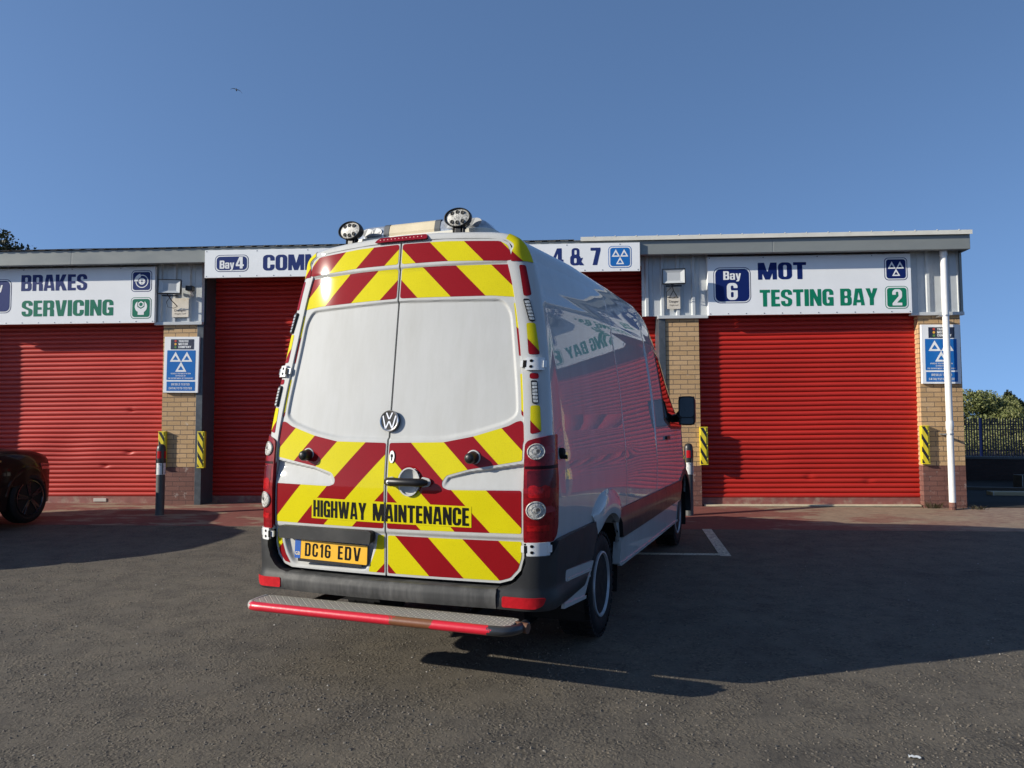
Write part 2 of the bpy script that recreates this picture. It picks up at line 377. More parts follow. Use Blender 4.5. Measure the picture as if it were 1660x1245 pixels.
def small_text(mb, st, xc, z0, H, fn, off, m=0, wid=None):
    cu = bpy.data.curves.new('tmp', 'FONT'); cu.body = st; cu.size = 1; cu.resolution_u = 2; cu.offset = .012
    o = bpy.data.objects.new('tmp', cu); COL.objects.link(o); me = bpy.data.meshes.new_from_object(o)
    bpy.data.objects.remove(o); xs = [v.co.x for v in me.vertices]; ys = [v.co.y for v in me.vertices]
    if xs:
        a, b = min(xs), max(xs); hh = .70; k = H/hh; kx = (wid/(b-a)) if wid else k
        mb.add([fn(xc+(v.co.x-(a+b)/2)*kx, z0+v.co.y*k, off) for v in me.vertices], [tuple(p.vertices) for p in me.polygons], m)
    bpy.data.meshes.remove(me); bpy.data.curves.remove(cu)
def tri_logo():
    def ring(cx, y0, w=.48, h=.44):
        o = poly((cx-w/2, y0), (cx+w/2, y0), (cx, y0+h)); i = poly((cx-w*.25, y0+h*.17), (cx+w*.25, y0+h*.17), (cx, y0+h*.60)); return Dd(o, i)
    return U(ring(.26, .5), ring(.74, .5), ring(.5, .06))
def hexa(cx, cy, r): return poly(*[(cx+r*math.cos(R(60*k+30)), cy+r*math.sin(R(60*k+30))) for k in range(6)])
def brake_logo():
    ring = Dd(circle(.53, .47, .42), circle(.53, .47, .365), poly((.0, .45), (.53, .47), (.40, 1.1), (0, 1)))
    cal = Dd(Dd(circle(.53, .47, .50), circle(.53, .47, .27)), poly((-.2, .47), (.53, .47), (.33, 1.3), (1.4, 1.3), (1.4, -.4), (-.2, -.4)))
    hubs = [circle(.53+.14*math.cos(R(90*k)), .47+.14*math.sin(R(90*k)), .028) for k in range(4)]
    return U(ring, cal, Dd(circle(.53, .47, .215), circle(.53, .47, .065), *hubs))
def wrench_logo():
    body = U(Dd(circle(.5, .58, .40), rect(.27, .62, .73, 1.2), hexa(.5, .70, .27)), rect(.30, .05, .70, .4))
    return U(Dd(body, poly((.0, .1), (.30, .1), (.30, .25), (.1, .35))), Dd(hexa(.5, .72, .21), hexa(.5, .72, .13)))

# ================================================================== ground
def gz(X, Y):
    if Y <= 10.2: z = -.045+.024*(max(Y, -12)-5.45)
    elif Y <= 12: z = .069+(Y-10.2)/1.8*.116
    elif Y <= 20: z = .185
    elif Y <= 42: z = .185-(Y-20)/22*.75
    elif Y <= 120: z = -.565+.035*(Y-42)
    else: z = 2.165
    return z+.0048*max(-15, min(15, X))*max(0, min(1, (Y-7)/5))*(1 if Y < 20 else max(0, 1-(Y-20)/20))
def asphalt():
    m = bpy.data.materials.new('worn_asphalt'); m.use_nodes = True; n = N(m); b = n.b
    big = n.noise(.55, 5, .6); mid = n.noise(3.2, 5, .65); fine = n.noise(150, 3, .7)
    tc = n.new('ShaderNodeTexCoord')
    dist = n.noise(30, 2, .5); wv = n.new('ShaderNodeVectorMath', operation='MULTIPLY_ADD'); n.l(dist.outputs['Color'], wv.inputs[0]); wv.inputs[1].default_value = (.03,)*3; n.l(tc.outputs['Object'], wv.inputs[2])
    v = n.new('ShaderNodeTexVoronoi', feature='F1'); v.inputs['Scale'].default_value = 62; n.l(wv.outputs[0], v.inputs['Vector'])
    v2 = n.new('ShaderNodeTexVoronoi', feature='F1'); v2.inputs['Scale'].default_value = 135; n.l(wv.outputs[0], v2.inputs['Vector'])
    sep = n.new('ShaderNodeSeparateColor'); n.l(v.outputs['Color'], sep.inputs[0])
    base = n.ramp(big.outputs[0], [(.25, (.108, .094, .075)), (.5, (.130, .113, .089)), (.75, (.145, .126, .098))])
    patch_ = n.ramp(mid.outputs[0], [(.32, (.72, .73, .76)), (.55, (1, 1, 1)), (.8, (1.12, 1.1, 1.06))])
    c = n.mix(1, base.outputs[0], patch_.outputs[0], 'MULTIPLY')
    clus = n.noise(5.5, 4, .65); cm = n.ramp(clus.outputs[0], [(.36, (.25,)*3), (.60, (1, 1, 1))])
    chip = n.ramp(sep.outputs[0], [(.0, (.62, .62, .63)), (.25, (.92, .92, .92)), (.8, (1.05, 1.04, 1.02)), (.96, (1.12, 1.1, 1.06)), (1, (1.55, 1.5, 1.4))])
    c = n.mix(cm.outputs[0], c, n.mix(1, c, chip.outputs[0], 'MULTIPLY'))
    gap = n.ramp(v.outputs['Distance'], [(.42, (1, 1, 1)), (.8, (.55, .55, .55))]); gm = n.new('ShaderNodeMath', operation='MULTIPLY'); n.l(cm.outputs[0], gm.inputs[0]); gm.inputs[1].default_value = .7; c = n.mix(gm.outputs[0], c, n.mix(1, c, gap.outputs[0], 'MULTIPLY'))
    st = n.noise(.9, 6, .7); stain = n.ramp(st.outputs[0], [(.62, (0, 0, 0)), (.72, (1, 1, 1))]); c = n.mix(stain.outputs[0], c, n.mix(.5, c, (.05, .05, .052)))
    n.l(c, b.inputs['Base Color']); b.inputs['Roughness'].default_value = .92; b.inputs['Specular IOR Level'].default_value = .25
    h = n.new('ShaderNodeMath', operation='MULTIPLY_ADD'); inv = n.ramp(v.outputs['Distance'], [(.1, (1, 1, 1)), (.8, (0, 0, 0))])
    sm = n.new('ShaderNodeMath', operation='MULTIPLY'); n.l(sep.outputs[1], sm.inputs[0]); n.l(cm.outputs[0], sm.inputs[1]); n.l(sm.outputs[0], h.inputs[0]); n.l(inv.outputs[0], h.inputs[1])
    f2 = n.new('ShaderNodeMath', operation='MULTIPLY'); n.l(fine.outputs[0], f2.inputs[0]); f2.inputs[1].default_value = .45; n.l(f2.outputs[0], h.inputs[2])
    n.bump(h.outputs[0], .8, .007)
    return m
def axis_pts(segs):
    out = []
    for a, b, st in segs:
        k = max(1, round((b-a)/st)); out += [a+(b-a)*i/k for i in range(k)]
    return out+[segs[-1][1]]
xs = axis_pts([(-300, -40, 40), (-40, -14, 3), (-14, 16, .5), (16, 40, 3), (40, 300, 40)])
ys = axis_pts([(-60, -12, 12), (-12, 10.2, .3), (10.2, 12, .3), (12, 20, 1), (20, 42, 2), (42, 120, 6), (120, 600, 80)])
mb = MB(); mb.grid([[(x, y, gz(x, y)) for x in xs] for y in ys]); ASPH = asphalt()
tag(mb.build('asphalt_ground', ASPH, smooth=60, recalc=False), kind='structure')
# loose grit lying on the asphalt near the camera
mb = MB(); rg = random.Random(3)
for k in range(46000):
    y = 2.1+6.5*rg.random()**2.0; x = (rg.random()-.5)*2*(.72*y+.2); r = (.0024+.0058*rg.random()**1.7)
    cl_ = math.sin(x*2.3+1.1*math.sin(y*1.7))*math.sin(y*2.9+1.3*math.sin(x*1.3))+.6*math.sin(x*7.1+y*3)*math.sin(y*6.3-x*2)
    if rg.random() > .22+.55*max(0, cl_): continue
    z = gz(x, y); a0 = rg.random()*6.28; st = .6+.9*rg.random()
    ring = [(x+r*st*math.cos(a0+q*1.047)*(.75+.4*rg.random()), y+r*math.sin(a0+q*1.047)*(.75+.4*rg.random()), z-.0005) for q in range(6)]
    hh_ = r*(.45+.5*rg.random()); tp = [(x+(p[0]-x)*.6+r*.15*(rg.random()-.5), y+(p[1]-y)*.6, z+hh_*(.8+.4*rg.random())) for p in ring[::2]]
    mb.add(ring+tp, [(0, 1, 6), (1, 2, 7, 6), (2, 3, 7), (3, 4, 8, 7), (4, 5, 8), (5, 0, 6, 8), (6, 7, 8)], 0 if rg.random() < .86 else (1 if rg.random() < .8 else 2))
tag(mb.build('loose_grit', [mat('grit_grey', (.125, .108, .087), .9), mat('grit_dark', (.06, .058, .055), .9), mat('grit_pale', (.27, .25, .22), .9)], recalc=False), kind='stuff')

BM = Matrix.Translation((0, 11.9, 0)) @ Matrix.Rotation(-math.atan(.057), 4, 'Z') @ Matrix.Rotation(R(-.275), 4, 'Y')
BMi = BM.inverted()
def on_wall(u, v, w_): return BM @ Vector((u, v, w_))
WB = .185                                   # level of the threshold in building coordinates
# red painted concrete apron
def apron_mat():
    m = bpy.data.materials.new('red_painted_concrete'); m.use_nodes = True; n = N(m); b = n.b
    a = n.noise(1.6, 7, .68, stretch=(.6, 1.6, 1)); f = n.noise(22, 6, .7, stretch=(.35, 1.3, 1)); g = n.noise(.28, 3, .5)
    red = n.ramp(f.outputs[0], [(.3, (.135, .038, .030)), (.7, (.22, .068, .050))])
    bare = n.ramp(f.outputs[0], [(.3, (.17, .12, .08)), (.7, (.33, .245, .165))])
    s = n.new('ShaderNodeMath', operation='MULTIPLY_ADD'); n.l(g.outputs[0], s.inputs[0]); s.inputs[1].default_value = .8; n.l(a.outputs[0], s.inputs[2])
    k = n.ramp(s.outputs[0], [(.93, (0, 0, 0)), (1.10, (1, 1, 1))])
    tc = n.new('ShaderNodeTexCoord'); sx = n.new('ShaderNodeSeparateXYZ'); n.l(tc.outputs['Object'], sx.inputs[0])
    mr = n.new('ShaderNodeMapRange'); mr.inputs[1].default_value = 3.4; mr.inputs[2].default_value = 6.8; mr.inputs[3].default_value = 0; mr.inputs[4].default_value = 1.0; n.l(sx.outputs[0], mr.inputs[0])
    mul = n.new('ShaderNodeMath', operation='MULTIPLY'); n.l(mr.outputs[0], mul.inputs[0]); rf = n.ramp(f.outputs[0], [(.25, (.35,)*3), (.6, (1, 1, 1))]); n.l(rf.outputs[0], mul.inputs[1])
    mx = n.new('ShaderNodeMath', operation='MAXIMUM'); n.l(k.outputs[0], mx.inputs[0]); n.l(mul.outputs[0], mx.inputs[1])
    n.l(n.mix(mx.outputs[0], red.outputs[0], bare.outputs[0]), b.inputs['Base Color']); b.inputs['Roughness'].default_value = .8
    n.bump(f.outputs[0], .35, .006); return m
mb = MB(); us = [-14+.4*i for i in range(71)]; vsx = [-1.80, -1.74, -1.5, -1.2, -.9, -.6, -.3, 0, .3, .7]
P = []
for i, v in enumerate(vsx):
    row = []
    for u in us:
        q = BM @ Vector((u, v, 0)); row.append((q.x, q.y, gz(q.x, q.y)+(.006 if i else -.01)))
    P.append(row)
mb.grid(P); tag(mb.build('red_apron', apron_mat(), recalc=False, smooth=60), kind='structure')
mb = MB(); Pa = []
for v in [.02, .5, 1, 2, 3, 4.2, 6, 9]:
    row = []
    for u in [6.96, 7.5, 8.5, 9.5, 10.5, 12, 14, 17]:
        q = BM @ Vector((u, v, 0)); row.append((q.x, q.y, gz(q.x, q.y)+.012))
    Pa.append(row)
mb.grid(Pa); tag(mb.build('alley_shade_sheet', mat('alley_shade_dark', (.035, .032, .028), .9, spec=.1, var=.4, vscale=4), recalc=False), kind='structure')  # added dark sheet: the alley's deep shade painted onto its floor
# painted white triangle on the yard, flat sheets 4 mm up
def strip_mark(mb, a, b, wd):
    a, b = Vector(a), Vector(b); n_ = Vector((-(b-a).y, (b-a).x)).normalized()*wd/2; k = 12; P = []
    for i in range(k+1):
        c = a+(b-a)*i/k; P.append([(c.x-n_.x, c.y-n_.y, gz(c.x-n_.x, c.y-n_.y)+.004), (c.x+n_.x, c.y+n_.y, gz(c.x+n_.x, c.y+n_.y)+.004)])
    mb.grid(P)
mb = MB(); strip_mark(mb, (2.32, 8.30), (-2.5, 8.62), .10); strip_mark(mb, (2.56, 10.05), (2.30, 8.22), .12)
tag(mb.build('road_marking', mat('worn_white_marking', (.62, .58, .44), .8, var=.25, vscale=25, dirt=((.10, .095, .09), 40, .45, .7)), recalc=False), kind='structure')

# ================================================================== building
def brick_mat(name, c1, c2, mortar, dirt):
    m = bpy.data.materials.new(name); m.use_nodes = True; n = N(m); b = n.b
    uv = n.new('ShaderNodeUVMap'); uv.uv_map = 'UVMap'
    mp = n.new('ShaderNodeMapping'); mp.inputs['Location'].default_value = (.06, -.185+.0375*2, 0); n.l(uv.outputs[0], mp.inputs[0])
    br = n.new('ShaderNodeTexBrick'); br.offset = .5; n.l(mp.outputs[0], br.inputs['Vector'])
    for k, v in (('Scale', 1), ('Mortar Size', .0055), ('Mortar Smooth', .25), ('Bias', 0), ('Brick Width', .225), ('Row Height', .075)): br.inputs[k].default_value = v
    br.inputs['Color1'].default_value = (*c1, 1); br.inputs['Color2'].default_value = (*c2, 1); br.inputs['Mortar'].default_value = (*mortar, 1)
    nz = n.noise(60, 5, .7); r = n.ramp(nz.outputs[0], [(.3, (.78, .78, .78)), (.7, (1.1, 1.1, 1.1))]); c = n.mix(1, br.outputs[0], r.outputs[0], 'MULTIPLY')
    nd = n.noise(7, 5, .65); rd = n.ramp(nd.outputs[0], [(dirt[1], (0, 0, 0)), (dirt[1]+.1, (.8, .8, .8))]); c = n.mix(rd.outputs[0], c, dirt[0])
    n.l(c, b.inputs['Base Color']); b.inputs['Roughness'].default_value = .85
    inv = n.new('ShaderNodeMath', operation='MULTIPLY_ADD'); n.l(br.outputs['Fac'], inv.inputs[0]); inv.inputs[1].default_value = -1; n.l(nz.outputs[0], inv.inputs[2])
    n.bump(inv.outputs[0], .8, .006); return m
BRICK = brick_mat('buff_brick', (.56, .37, .195), (.47, .30, .145), (.16, .12, .085), ((.62, .56, .48), .665))
BRICKR = brick_mat('red_painted_brick', (.19, .085, .066), (.15, .066, .052), (.10, .045, .04), ((.36, .30, .27), .59))
CLAD = mat('grey_cladding', (.50, .52, .52), .42, var=.05, vscale=9, coat=.2)
FASC = mat('grey_fascia', (.215, .228, .215), .42, var=.06, vscale=4, coat=.2, stretch=(.4, 1, 1))
ROOFM = mat('pale_roof_sheet', (.62, .60, .54), .5, var=.12, vscale=10, bump=.05)
POST = mat('dark_steel_post', (.055, .066, .078), .45, var=.25, vscale=12, dirt=((.14, .13, .12), 9, .62, .75))
PIPEW = mat('white_pvc_pipe', (.74, .73, .70), .35, coat=.3, var=.05, vscale=10)
def shutter_mat(name, c):
    m = bpy.data.materials.new(name); m.use_nodes = True; n = N(m); b = n.b
    a = n.noise(1.3, 5, .6, stretch=(.35, 1, 1.5)); r = n.ramp(a.outputs[0], [(.3, tuple(x*.88 for x in c)), (.7, tuple(min(1, x*1.1) for x in c))])
    sp = n.noise(34, 5, .75); s = n.ramp(sp.outputs[0], [(.76, (0, 0, 0)), (.80, (1, 1, 1))]); c2 = n.mix(s.outputs[0], r.outputs[0], (.50, .22, .2))
    n.l(c2, b.inputs['Base Color']); b.inputs['Roughness'].default_value = .5; b.inputs['Specular IOR Level'].default_value = .3; b.inputs['Coat Weight'].default_value = .12; b.inputs['Coat Roughness'].default_value = .25
    wv = n.noise(1.7, 4, .6, stretch=(.5, 1, 2)); n.bump(wv.outputs[0], .25, .02); return m
SHUT = shutter_mat('red_roller_shutter', (.46, .024, .016)); SHUTF = shutter_mat('faded_red_shutter', (.50, .052, .040))
bld = empty('garage_building', BM)
tag(bld, 'long single storey garage with red roller shutters, buff brick piers and grey metal fascia', 'building')
def ob(*a): return MB(*a)
U0, U1 = -13.2, 6.89
piers = [(-9.55, -8.97), (-5.66, -5.095), (-1.62, -1.05), (2.42, 2.935), (6.265, 6.89)]
# interior shell
mb = ob(); mb.box(U0, U1-.01, .62, 15, 3.05, 4.2); mb.box(U1-.14, U1-.003, .6, 15, .0, 3.05); mb.box(U0, U0+.13, .6, 15, 0, 3.05); mb.box(U0+.13, U1-.14, 14.8, 14.99, 0, 3.05); mb.box(U0+.13, U1-.14, .68, .74, 0, 3.05)
mb.build('wall', [BRICK], bld, uv=True)
for a, b in piers:
    mb = ob(); mb.box(a, b, 0, .6, .795, 3.09); mb.box(a-.001, b+.001, -.003, .601, 0, .795, 1)
    mb.build('brick_pier', [BRICK, BRICKR], bld, uv=True, recalc=True)
mb = ob(); mb.box(U0, -9.56, 0, .6, 0, 3.09); mb.build('brick_pier', [BRICK], bld, uv=True)
# cladding above the piers: ribbed sheet, real ribs
def clad(u0, u1, w0, w1, v0=.0):
    prof = []; u = u0; k = 0
    while u < u1:
        for du, dv in ((0, 0), (.045, 0), (.06, -.032), (.10, -.032), (.115, 0), (.17, 0), (.174, -.006), (.18, 0)):
            if u+du < u1: prof.append((u+du, v0+dv))
        u += .24
    prof.append((u1, v0)); mb = ob(); mb.grid([[(a, b, w0) for a, b in prof], [(a, b, w1) for a, b in prof]]); return mb
clad(-5.80, -4.99, 3.13, 4.10).build('cladding_panel', [CLAD], bld, recalc=False)
clad(2.06, 3.09, 3.13, 4.10).build('cladding_panel', [CLAD], bld, recalc=False)
clad(6.1, 6.90, 3.13, 4.10).build('cladding_panel', [CLAD], bld, recalc=False)
clad(-5.0, 2.35, 3.93, 4.10, .02).build('cladding_panel', [CLAD], bld, recalc=False)
clad(U0, -5.75, 3.13, 4.10, .02).build('cladding_panel', [CLAD], bld, recalc=False)
mb = ob(); mb.box(6.893, 6.93, -.035, 15, 3.10, 4.10); mb.build('cladding_panel', [FASC], bld)
for a, b in ((-5.79, -5.0), (2.30, 3.075), (6.14, 6.935)):
    mb = ob(); mb.box(a, b, -.055, .02, 3.085, 3.135); mb.build('drip_ledge', [CLAD], bld, bevel=.004)
for a, b in ((-9.0, -5.64), (2.93, 6.27)):
    mb = ob(); mb.box(a, b, .30 if a < 0 else .165, .6, 3.07, 3.16); mb.build('door_head', [POST], bld)
mb = ob(); mb.box(-5.0, 2.32, .45, .62, 3.72, 4.05); mb.build('door_head', [POST], bld)
# fascia in panels with fine joints, soffit, roof
fas = ob(); joints = [U0, -10.8, -7.05, -3.2, .6, 4.02, 6.93]
for a, b in zip(joints, joints[1:]):
    fas.box(a+.003, b-.003, -.30, -.20, 4.045, 4.275)
fas.box(U0, 6.925, -.297, -.205, 4.05, 4.27); fas.box(6.90, 6.932, -.195, 15, 4.045, 4.275)
fas.build('fascia', [FASC], bld, bevel=.006)
mb = ob(); mb.box(U0, 6.9, -.2, .05, 4.085, 4.105); mb.build('soffit', [mat('dark_soffit', (.12, .125, .13), .6)], bld)
mb = ob(); prof = []
u = U0
while u < 6.9:
    for du, h in ((0, 0), (.10, 0), (.12, .012), (.18, .012), (.2, 0)):
        if u+du <= 6.93: prof.append((u+du, h))
    u += .2
rows = [(-.335, 4.278), (8, 4.75), (15.2, 4.28)]
mb.grid([[(a, v, h0+h) for a, h in prof] for v, h0 in rows]); mb.build('roof', [ROOFM], bld, recalc=False)
mb = ob(); mb.box(1.1, 6.94, -.345, .1, 4.282, 4.296); mb.box(1.1, 6.94, -.347, -.341, 4.262, 4.326)
for k in range(18): mb.box(1.3+.32*k, 1.315+.32*k, -.352, -.345, 4.322, 4.336)
mb.build('roof_flashing', [mat('cream_flashing', (.70, .67, .58), .5, var=.06)], bld)
mb = ob(); mb.tube([(U0, -.31, 4.291), (-9, -.31, 4.286), (-6.8, -.31, 4.294), (-5.9, -.31, 4.288), (-4.2, -.31, 4.294), (-1, -.31, 4.288), (1, -.31, 4.292)], .007, 6)
mb.build('cable', [BLKPL], bld, smooth=40)
# steel posts beside the tall bay
for a, b in ((-5.092, -4.985), (2.312, 2.417)):
    mb = ob(); mb.box(a, b, -.02, .42, 0, 3.09); mb.build('steel_post', [POST], bld, bevel=.004)
    mb = ob(); mb.box(a, b, .06, .42, 3.091, 4.0); mb.build('steel_post', [POST], bld)
# roller shutters
def shutter(u0, u1, w1, v, M, dents=()):
    mb = ob(); rr_ = random.Random(int(u0*100)); rows = []; p = .0745; wv = WB+.11
    us = [u0+(u1-u0)*i/90 for i in range(91)]
    def pt(u, w_, dv): return (u, v+dv+.004*math.sin(u*1.9+w_*2.3)+.002*math.sin(u*5.1-w_*4.0)+sum(a*math.exp(-((u-du)/ru)**2-((w_-dw)/rw)**2) for du, dw, ru, rw, a in dents), w_+.004*math.sin(u*1.1+v*9)+sum(-.5*a*math.exp(-((u-du)/ru)**2-((w_-dw)/rw)**2) for du, dw, ru, rw, a in dents))
    while wv < w1:
        for t, dv, dw in ((0, .012, 0), (.06, -.003, 0), (.25, -.013, 0), (.50, -.018, 0), (.74, -.014, 0), (.91, -.002, 0), (.97, .012, 0)):
            rows.append([pt(u, wv+t*p, dv) for u in us])
        wv += p
    mb.grid(rows); o = mb.build('roller_shutter', [M], bld, smooth=50, recalc=False)
    b = ob(); b.box(u0, u1, v-.02, v+.02, WB-.02, WB+.112); b.build('bottom_bar', [mat('dusty_red_bar', (.24, .085, .07), .6, var=.2, vscale=8, dirt=((.35, .27, .2), 5, .5, .75))], o, bevel=.004)
    return o
SH3 = shutter(-8.97, -5.66, 3.14, .27, SHUTF, ((-6.35, 1.02, .06, .03, .03), (-6.32, 1.72, .04, .03, .025), (-6.75, .80, .05, .03, .025), (-7.4, 1.1, .35, .25, .02), (-6.0, 2.2, .3, .3, -.012))); SH4 = shutter(-4.985, -1.62, 4.0, .42, SHUT)
SH5 = shutter(-1.05, 2.312, 4.0, .42, SHUT); SH6 = shutter(2.935, 6.265, 3.14, .135, SHUT, ((4.6, .62, .05, .04, .02), (5.5, .55, .06, .04, .018), (3.9, .9, .4, .25, .018), (5.2, 1.6, .5, .4, -.012)))
mb = ob(); mb.box(-6.92, -6.70, .238, .251, WB+.03, WB+.085); mb.build('handle', [mat('pale_metal_plate', (.5, .46, .42), .5)], SH3, bevel=.003)
mb = ob(); mb.box(2.98, 6.24, .02, .115, WB-.01, WB+.012); mb.build('threshold', [mat('cream_seal', (.6, .52, .36), .7, var=.15)], bld)
# drainpipe on the end pier
mb = ob(); mb.tube([(6.60, -.16, WB+.02), (6.60, -.16, 4.06)], .047, 20); mb.tube([(6.60, -.16, 1.33), (6.60, -.16, 1.36), (6.60, -.16, 1.45), (6.60, -.16, 1.47)], [.050, .055, .055, .050], 20)
mb.tube([(6.60, -.16, 3.98), (6.60, -.16, 4.07)], .056, 20)
dp = mb.build('drainpipe', [PIPEW], bld, smooth=40)
for wz in (1.26, 3.05):
    mb = ob(); mb.tube([(6.60, -.16, wz), (6.60, -.16, wz+.022)], .0535, 20); mb.box(6.52, 6.57, -.16, -.003, wz, wz+.02); mb.build('pipe_clip', [STEEL], dp, smooth=40)
mb = ob(); mb.tube([(6.60, -.16, WB-.04), (6.60, -.16, WB+.07)], .0505, 20); mb.build('painted_foot', [BRICKR], dp, smooth=40, uv=True)

# ------------------------------------------------------------------ signs
SIGNW = mat('white_sign_panel', (.79, .805, .81), .6, spec=.2, var=.03, vscale=3)
NAVY = mat('navy_vinyl', (.006, .018, .115), .5, spec=.15); GREEN = mat('green_vinyl', (.006, .19, .105), .5, spec=.15); SKYB = mat('sign_blue', (.014, .14, .44), .5, spec=.15)
NAVYF = mat('faded_navy_vinyl', (.018, .034, .145), .5, spec=.15); GREENF = mat('faded_green_vinyl', (.012, .165, .10), .5, spec=.15)
WVIN = mat('white_vinyl', (.76, .77, .77), .5, spec=.2)
def thing(name, label, cat, anchor, group=None):
    e = empty(name, BM @ Matrix.Translation(anchor)); tag(e, label, cat, group); return e
def front(v): return lambda a, b, o: (a, v-o, b)
def badge_box(an, fn, x0, z0, x1, z1, r, col, parent):
    mb = MB(an)
    for poly_, off, m in ((rrect(x0, z0, x1, z1, r), .001, 0), (rrect(x0+.010, z0+.010, x1-.010, z1-.010, r-.008), .003, 1), (rrect(x0+.028, z0+.028, x1-.028, z1-.028, r-.02), .005, 0)):
        mb.add([fn(a, b, off) for a, b in poly_], [tuple(range(len(poly_)))], m)
    return mb.build('logo_panel', [col, WVIN], parent)
def board(an, u0, u1, w0, w1, v0, v1, parent, frame=None):
    mb = MB(an); mb.box(u0, u1, v0, v1, w0, w1)
    k = max(3, round((u1-u0)/.27))
    for i in range(k+1):
        mb.lathe([(.0, -.004), (.009, -.003), (.009, .002)], (u0+.03+(u1-u0-.06)*i/k, v0, w0+.022), (0, 1, 0), 8, 1)
    for i in range(0, k+1, 3): mb.lathe([(.0, -.004), (.009, -.003), (.009, .002)], (u0+.03+(u1-u0-.06)*i/k, v0, w1-.022), (0, 1, 0), 8, 1)
    return mb.build('board', [SIGNW, mat('grey_rivet', (.25, .26, .27), .4, .6)], parent)
def two_line_sign(u0, label, num, l1, wid1, l2, wid2, nav, grn, ic1, ic2, hs=0):
    an = (u0+1.53, -.1, 3.12); e = thing('bay_sign', label, 'sign', an); u1 = u0+3.067; w0, w1 = 3.12, 4.035; fn = front(-.10)
    board(an, u0, u1, w0, w1, -.10, -.04, e)
    p = badge_box(an, fn, u0+.085, w0+.185, u0+.655, w0+.745, .10, nav, e)
    mb = MB(an); text(mb, 'Bay', u0+.235, w0+.55, .135, fn, .007, wid=.27); mb.build('lettering', [WVIN], p)
    mb = MB(an); text(mb, num, u0+.285, w0+.235, .265, fn, .007, wid=.165); mb.build('bay_number', [WVIN], p)
    mb = MB(an); text(mb, l1, u0+.765+hs, w0+.545, .265, fn, .002, wid=wid1); mb.build('lettering', [nav], e)
    mb = MB(an); text(mb, l2, u0+.785+hs, w0+.125, .262, fn, .002, wid=wid2); mb.build('lettering', [grn], e)
    for (ic, zb, cc) in ((ic1, w0+.505, nav), (ic2, w0+.065, grn)):
        p = badge_box(an, fn, u1-.395, zb, u1-.05, zb+.35, .06, cc, e); mb = MB(an); x0 = u1-.395+.045; sc = .255
        if isinstance(ic, str): text(mb, ic, x0+.06, zb+.05, .25, fn, .007, wid=.145)
        else: fill(mb, ic, (-.05, -.05, 1.05, 1.05), lambda a, b, o: fn(x0+a*sc, zb+.05+b*sc, o), .007, res=.02)
        mb.build('symbol', [WVIN], p)
    return e
two_line_sign(3.07, 'white board above the right hand shutter reading MOT testing bay 2', '6', 'MOT', .735, 'TESTING BAY', 1.775, NAVY, GREEN, tri_logo(), '2')
two_line_sign(-8.835, 'white board above the left hand shutter reading brakes servicing', '3', 'BRAKES', 1.115, 'SERVICING', 1.545, NAVYF, GREENF, brake_logo(), wrench_logo(), .05)
an = (-1.4, -.33, 3.79); e4 = thing('bay_sign', 'long white board over the tall middle bays with Bay 4 badge', 'sign', an); fn = front(-.345)
board(an, -4.83, 2.0, 3.785, 4.225, -.345, -.30, e4)
p = badge_box(an, fn, -4.665, 3.875, -4.12, 4.145, .08, NAVYF, e4)
mb = MB(an); text(mb, 'Bay', -4.585, 3.925, .13, fn, .007, wid=.235); mb.build('lettering', [WVIN], p); mb = MB(an); text(mb, '4', -4.325, 3.925, .185, fn, .007, wid=.13); mb.build('bay_number', [WVIN], p)
mb = MB(an); text(mb, 'COMMERCIAL', -3.89, 3.885, .25, fn, .002, wid=1.96); mb.build('lettering', [NAVYF], e4); mb = MB(an); text(mb, '4 & 7', .66, 3.885, .27, fn, .002, wid=.74); mb.build('lettering', [NAVYF], e4)
p = badge_box(an, fn, 1.52, 3.835, 1.875, 4.175, .06, SKYB, e4)
mb = MB(an); fill(mb, tri_logo(), (-.05, -.05, 1.05, 1.05), lambda a, b, o: fn(1.565+a*.265, 3.875+b*.265, o), .007, res=.02); mb.build('symbol', [WVIN], p)
